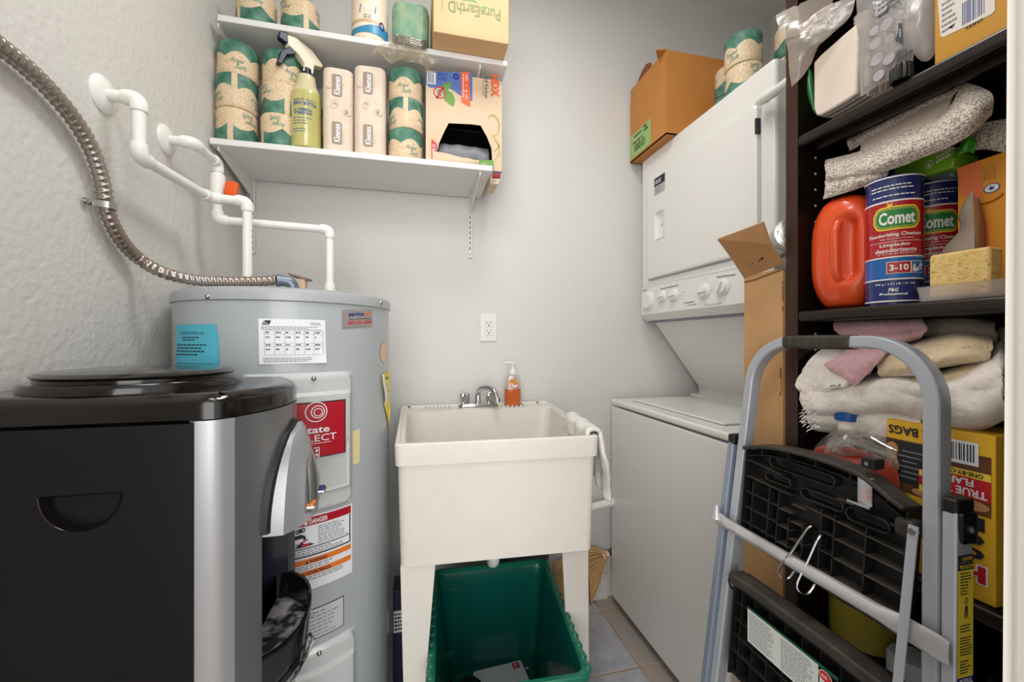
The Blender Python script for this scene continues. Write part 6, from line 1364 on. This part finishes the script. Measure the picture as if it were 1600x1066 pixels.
# crossbar with flattened ends
hb_ = .774; xb = RX(hb_)-.021; yl, yr = RL(hb_)+.008, RRt(hb_)-.006
pts = [(yl, .0), (yl-.018, .0), (yl-.034, .002), (yr+.075, .002), (yr+.045, .001), (yr+.012, 0), (yr, 0)]
rg = []
for (y, o), (w, t) in zip(pts, ((.013, .0025), (.014, .003), (.0105, .0100), (.0105, .0100), (.0155, .005), (.016, .003), (.014, .0025))): rg.append([Vector((xb+o*.4+t*math.cos(2*math.pi*k/18), y, hb_+w*math.sin(2*math.pi*k/18))) for k in range(18)])
part('crossbar', MB().loft(rg), 'bar_alu', ld, smooth=50, label='tubular aluminium crossbar with flattened ends')
part('crossbar_end', MB().tube([(xb-.001, yl-.004, hb_+.028), (xb-.002, yl-.004, hb_)], [.005, .010], 12), 'bar_alu', ld)
# platform: ribbed underside facing the room
ph = lambda h: FXh(h)-.012
Y0, Y1 = .404, .674; h0 = .757
def topz(y): t = (y-(Y0+Y1)/2)/((Y1-Y0)/2); return .951-.020*abs(t)**2.4-(.012*sm(-t, .55, 1))
ys = [Y0+(Y1-Y0)*i/24 for i in range(25)]
b = MB(); b.prism([(Y0, h0)]+[(Y1, h0)]+[(y, topz(y)) for y in reversed(ys)], lambda u, v, k: Vector((ph(v)+.020+.004*k, u, v))); part('platform_plate', b, 'tread_black', ld)
rimp = [Vector((ph(topz(y))+.004, y, topz(y))) for y in ys]
part('platform_rim', MB().tube(rimp, 1, sec=[(v, u) for u, v in rrect(.007, .034, .003, 3)], up=(1, 0, 0)), 'tread_worn', ld, smooth=40, label='worn brown curved front rim')
rim2 = [p+Vector((.002, 0, -.016)) for p in rimp]; part('platform_rib', MB().tube(rim2, 1, sec=[(v, u) for u, v in rrect(.0022, .020, .001, 2)], up=(1, 0, 0)), 'tread_black', ld)
def hrib(y0_, y1_, z0_, z1_=None, d=.022, m='tread_black', t=.0021):
    z1_ = z0_ if z1_ is None else z1_
    n = 6; pts = [Vector((ph(z0_+(z1_-z0_)*i/n)+.010, y0_+(y1_-y0_)*i/n, z0_+(z1_-z0_)*i/n)) for i in range(n+1)]
    part('platform_rib', MB().tube(pts, 1, sec=[(v, u) for u, v in rrect(t, d, .0008, 1)], up=(1, 0, 0)), m, ld)
def vrib(y, za, zb, d=.022): part('platform_rib', MB().tube([Vector((ph(z)+.010, y, z)) for z in (za, zb)], 1, sec=[(u, v) for u, v in [(d/2, .001), (-d/2, .001), (-d/2, -.001), (d/2, -.001)]], up=(1, 0, 0)), 'tread_black', ld)
hs = [.877, .848, .819, .790, .766]
hrib(.674, .596, .908, .902, m='tread_worn'); hrib(.497, .408, .898, .888, m='tread_worn')
hrib(.674, .575, .877, .874, m='tread_worn'); hrib(.548, .405, .866, .858, m='tread_worn')
for z in hs[1:]:
    hrib(.674, .598, z, z-.002); hrib(.598, .572, z-.004, m='tread_worn'); hrib(.522, .498, z-.010); hrib(.498, .405, z-.012, z-.014, m='tread_worn'); hrib(.572, .545, z+.012, m='tread_worn')
for y in (.654, .617, .5976, .519, .498, .453): vrib(y, .762, .872)
for y in (.575, .548): vrib(y, .770, .835)
for y in (.640, .585, .535, .48, .43): vrib(y, topz(y)-.018, topz(y)-.001)
hrib(.674, .404, .760, .757, .030, 'tread_black', .005)
for y_ in (Y1, Y0): vrib(y_, .757, topz(y_)-.004, .026)
def slot(y, z, w, h_, m='tread_black'):
    pts = [Vector((ph(z)+.004, y+u, z+v)) for u, v in rrect(w, h_, h_/2-.0005, 6)]; part('slot_ring', MB().tube(pts, 1, closed=True, sec=[(v, u) for u, v in rrect(.0018, .016, .0006, 1)], up=(1, 0, 0)), m, ld)
slot(.560, .921, .120, .018); slot(.520, .888, .07, .016); slot(.452, .884, .058, .018); slot(.600, .893, .05, .014)
# clips, struts, bolts
pc = W(1360, 768, X=.640); b = MB().rbox(.628, .634, pc.y-.011, pc.y+.009, pc.z-.018, pc.z+.022, .001).rbox(.622, .632, pc.y-.012, pc.y+.020, pc.z-.021, pc.z-.0165, .001); part('latch_clip', b, 'chrome', ld, label='bright steel latch clip')
pc = W(1363, 724, X=.640); part('latch_block', MB().rbox(.630, .650, pc.y-.010, pc.y+.009, pc.z-.007, pc.z+.008, .002), 'black_plastic', ld); part('bolt', MB().cyl((.6285, pc.y, pc.z), (.631, pc.y, pc.z), .0028, n=12), 'steel', ld)
pc = W(1417, 824, X=.632); part('pivot_block', MB().rbox(.624, .648, pc.y-.012, pc.y+.012, pc.z-.014, pc.z+.012, .007, 4), 'tread_worn', ld)
s0, s1 = W(1427, 828, X=.614), W(1402, 1078, X=.590); s2 = s1+(s1-s0)*.5
part('strut', MB().tube([s0+(s0-s1).normalized()*.005, s0, s1, s2], 1, sec=[(v, u) for u, v in rrect(.011, .0035, .0015, 2)], up=(1, 0, 0)), 'rail_grey', ld, label='flat grey folding strut'); part('bolt', MB().cyl(s0+Vector((-.004, 0, -.002)), s0+Vector((.004, 0, -.002)), .0042, n=14), 'steel', ld)
for px, py, X, yy in ((1160, 727, .640, 0), (1145.5, 912, .600, 0)):
    p = W(px, py, X=X); part('pivot_washer', MB().cyl((X-.001, p.y, p.z), (X+.014, p.y, p.z), .0125, n=20), 'black_plastic', ld); part('bolt', MB().lathe([(.0052, 0), (.0048, .002), (.002, .0035), (0, .0037)], n=14).xform(Matrix.Translation((X-.001, p.y, p.z)) @ Matrix.Rotation(R(-90), 4, 'Y')), 'steel', ld)
# wire catches hooked over the crossbar
def wire(a, c, lx):
    p0, p1 = W(a[0], a[1], X=.618), W(c[0], c[1], X=xb-.012)
    d = (p1-p0); q = [p0+Vector((.012, 0, -.004)), p0, p0+d*.5, p1-Vector((0, 0, 0)), p1+Vector((.002, -.003, -.012)), p1+Vector((.012, -.007, -.014)), p1+Vector((.022, -.010, .0)), p1+Vector((.020, -.016, .012))]
    part('wire_catch', MB().tube(smooth_path(q, 6), .0017, 8), 'chrome', ld)
wire((1265, 824), (1217, 889), 0); wire((1281, 838), (1246, 912), 0)
# second tread below the crossbar
t0, t1 = W(1152, 905, X=.604), W(1392, 1072, X=.604); zt = (t0.z+t1.z)/2; q = lambda h: FXh(h)-.020
b = MB().tube([Vector((.606, t0.y+.004, zt-.002)), Vector((.604, .62, zt+.003)), Vector((.604, .48, zt+.003)), Vector((.606, t1.y-.010, zt-.002))], 1, sec=[(v, u) for u, v in rrect(.020, .034, .005, 3)], up=(1, 0, 0)); part('lower_tread_rim', b, 'tread_worn', ld, smooth=40, label='scuffed rim of lower tread')
ya, yb_ = t0.y+.006, t1.y-.012
part('lower_tread_plate', MB().add([Vector((q(h)+.026+.004*k, y, h)) for k in (0, 1) for (y, h) in ((ya, zt), (yb_, zt), (yb_, .50), (ya, .50))], [(0, 1, 2, 3), (7, 6, 5, 4), (0, 4, 5, 1), (1, 5, 6, 2), (2, 6, 7, 3), (3, 7, 4, 0)]), 'tread_black', ld)
for z in (zt-.022, zt-.048, zt-.080, zt-.11, zt-.14, .505):
    part('lower_tread_rib', MB().tube([Vector((q(z)+.014, y, z)) for y in (ya, yb_)], 1, sec=[(v, u) for u, v in rrect(.0022, .024, .0008, 1)], up=(1, 0, 0)), 'tread_black', ld)
for i in range(9):
    y = ya+(yb_-ya)*(i+.5)/9; part('lower_tread_rib', MB().tube([Vector((q(z)+.014, y, z)) for z in (zt-.02, .505)], 1, sec=[(.011, .001), (-.011, .001), (-.011, -.001), (.011, -.001)], up=(1, 0, 0)), 'tread_black', ld)
for y in (ya, yb_): part('lower_tread_side', MB().tube([Vector((q(z)+.014, y, z)) for z in (zt-.004, .50)], 1, sec=[(.015, .0015), (-.015, .0015), (-.015, -.0015), (.015, -.0015)], up=(1, 0, 0)), 'tread_black', ld)
# labels
mat('label_pale', (206, 210, 204), .5); mat('label_green2', (20, 84, 56), .5)
b = MB(); Xl = .5985; s = plane((Xl, 0, 0), (0, -1, -.0), (-.0, 0, 1)); g = lambda x, y: (-W(x, y, X=Xl).y, W(x, y, X=Xl).z)
a, c = g(1168.5, 948), g(1279, 1042); z1 = (a[1]+c[1])/2; hh = .060
s.rect(b, 'label_green2', a[0]-.001, z1-.002, c[0]+.030, z1+.004, .0004); s.rect(b, 'label_pale', a[0], z1-hh, c[0], z1, .0006); w = c[0]-a[0]
s.fine(b, 'ink_grey', a[0]+.03*w, z1-hh+.004, a[0]+.46*w, z1-.004, 15, .001, .35, 7); s.fine(b, 'ink_grey', a[0]+.52*w, z1-hh+.004, a[0]+.97*w, z1-.004, 15, .001, .35, 7)
s.rect(b, 'label_pale', c[0]+.002, z1-hh, c[0]+.030, z1-.016, .0006); s.ell(b, 'can_white', c[0]+.011, z1-.010, .0105, .0085, .0008, 24); s.ell(b, 'label_red2', c[0]+.011, z1-.010, .0095, .0075, .001, 24); s.fine(b, 'can_white', c[0]+.005, z1-.013, c[0]+.018, z1-.007, 2, .0012, .4, 3)
part('tread_label', b, 'label_pale', ld, smooth=0, label='pale instruction label on the lower tread')
fb = lambda u, v, n: Vector((RX(v)-.0132+u, RRt(v)-.0076-n, v))
s = Surf(fb); b = MB(); zt2 = W(1500, 870, Y=RRt(.86)-.008).z; w0, w1 = .001, .0262
s.rect(b, 'ink', w0, zt2-.008, w1, zt2, .0004); s.text(b, 'can_yellow', 'CAUTION', w0+.006, zt2-.0062, w1-.003, zt2-.0022, .0008, .02); s.rect(b, 'ink', w0, zt2-.0175, w1, zt2-.009, .0004); s.text(b, 'can_yellow', 'PRECAUCION', w0+.002, zt2-.0155, w1-.001, zt2-.0110, .0008, .02)
s.rect(b, 'label_yellow', w0, zt2-.138, w1, zt2-.0175, .0004, 1, 6)
for v0, v1, r_ in ((zt2-.046, zt2-.019, 8), (zt2-.088, zt2-.078, 3), (zt2-.114, zt2-.092, 7), (zt2-.134, zt2-.118, 5)): s.fine(b, 'ink', w0+.003, v0, w1-.002, v1, r_, .0008, .42, 5)
s.ell(b, 'ink', .014, zt2-.052, .0025, .0035, .0008, 10, .6); s.poly(b, 'ink', [(.012, zt2-.058), (.016, zt2-.058), (.017, zt2-.072), (.0155, zt2-.072), (.014, zt2-.062), (.0125, zt2-.072), (.011, zt2-.072)], .0008)
s.rect(b, 'label_navy', w0, zt2-.144, w1, zt2-.138, .0004); s.text(b, 'paper', 'MODELO', w0+.003, zt2-.1428, w1-.003, zt2-.1392, .0008, .02); s.rect(b, 'paper', w0, zt2-.20, w1, zt2-.144, .0004, 1, 4); s.fine(b, 'ink_grey', w0+.003, zt2-.196, w1-.002, zt2-.147, 12, .0008, .4, 4)
part('rail_label', b, 'label_yellow', ld, smooth=0, label='yellow caution label down the right rail')
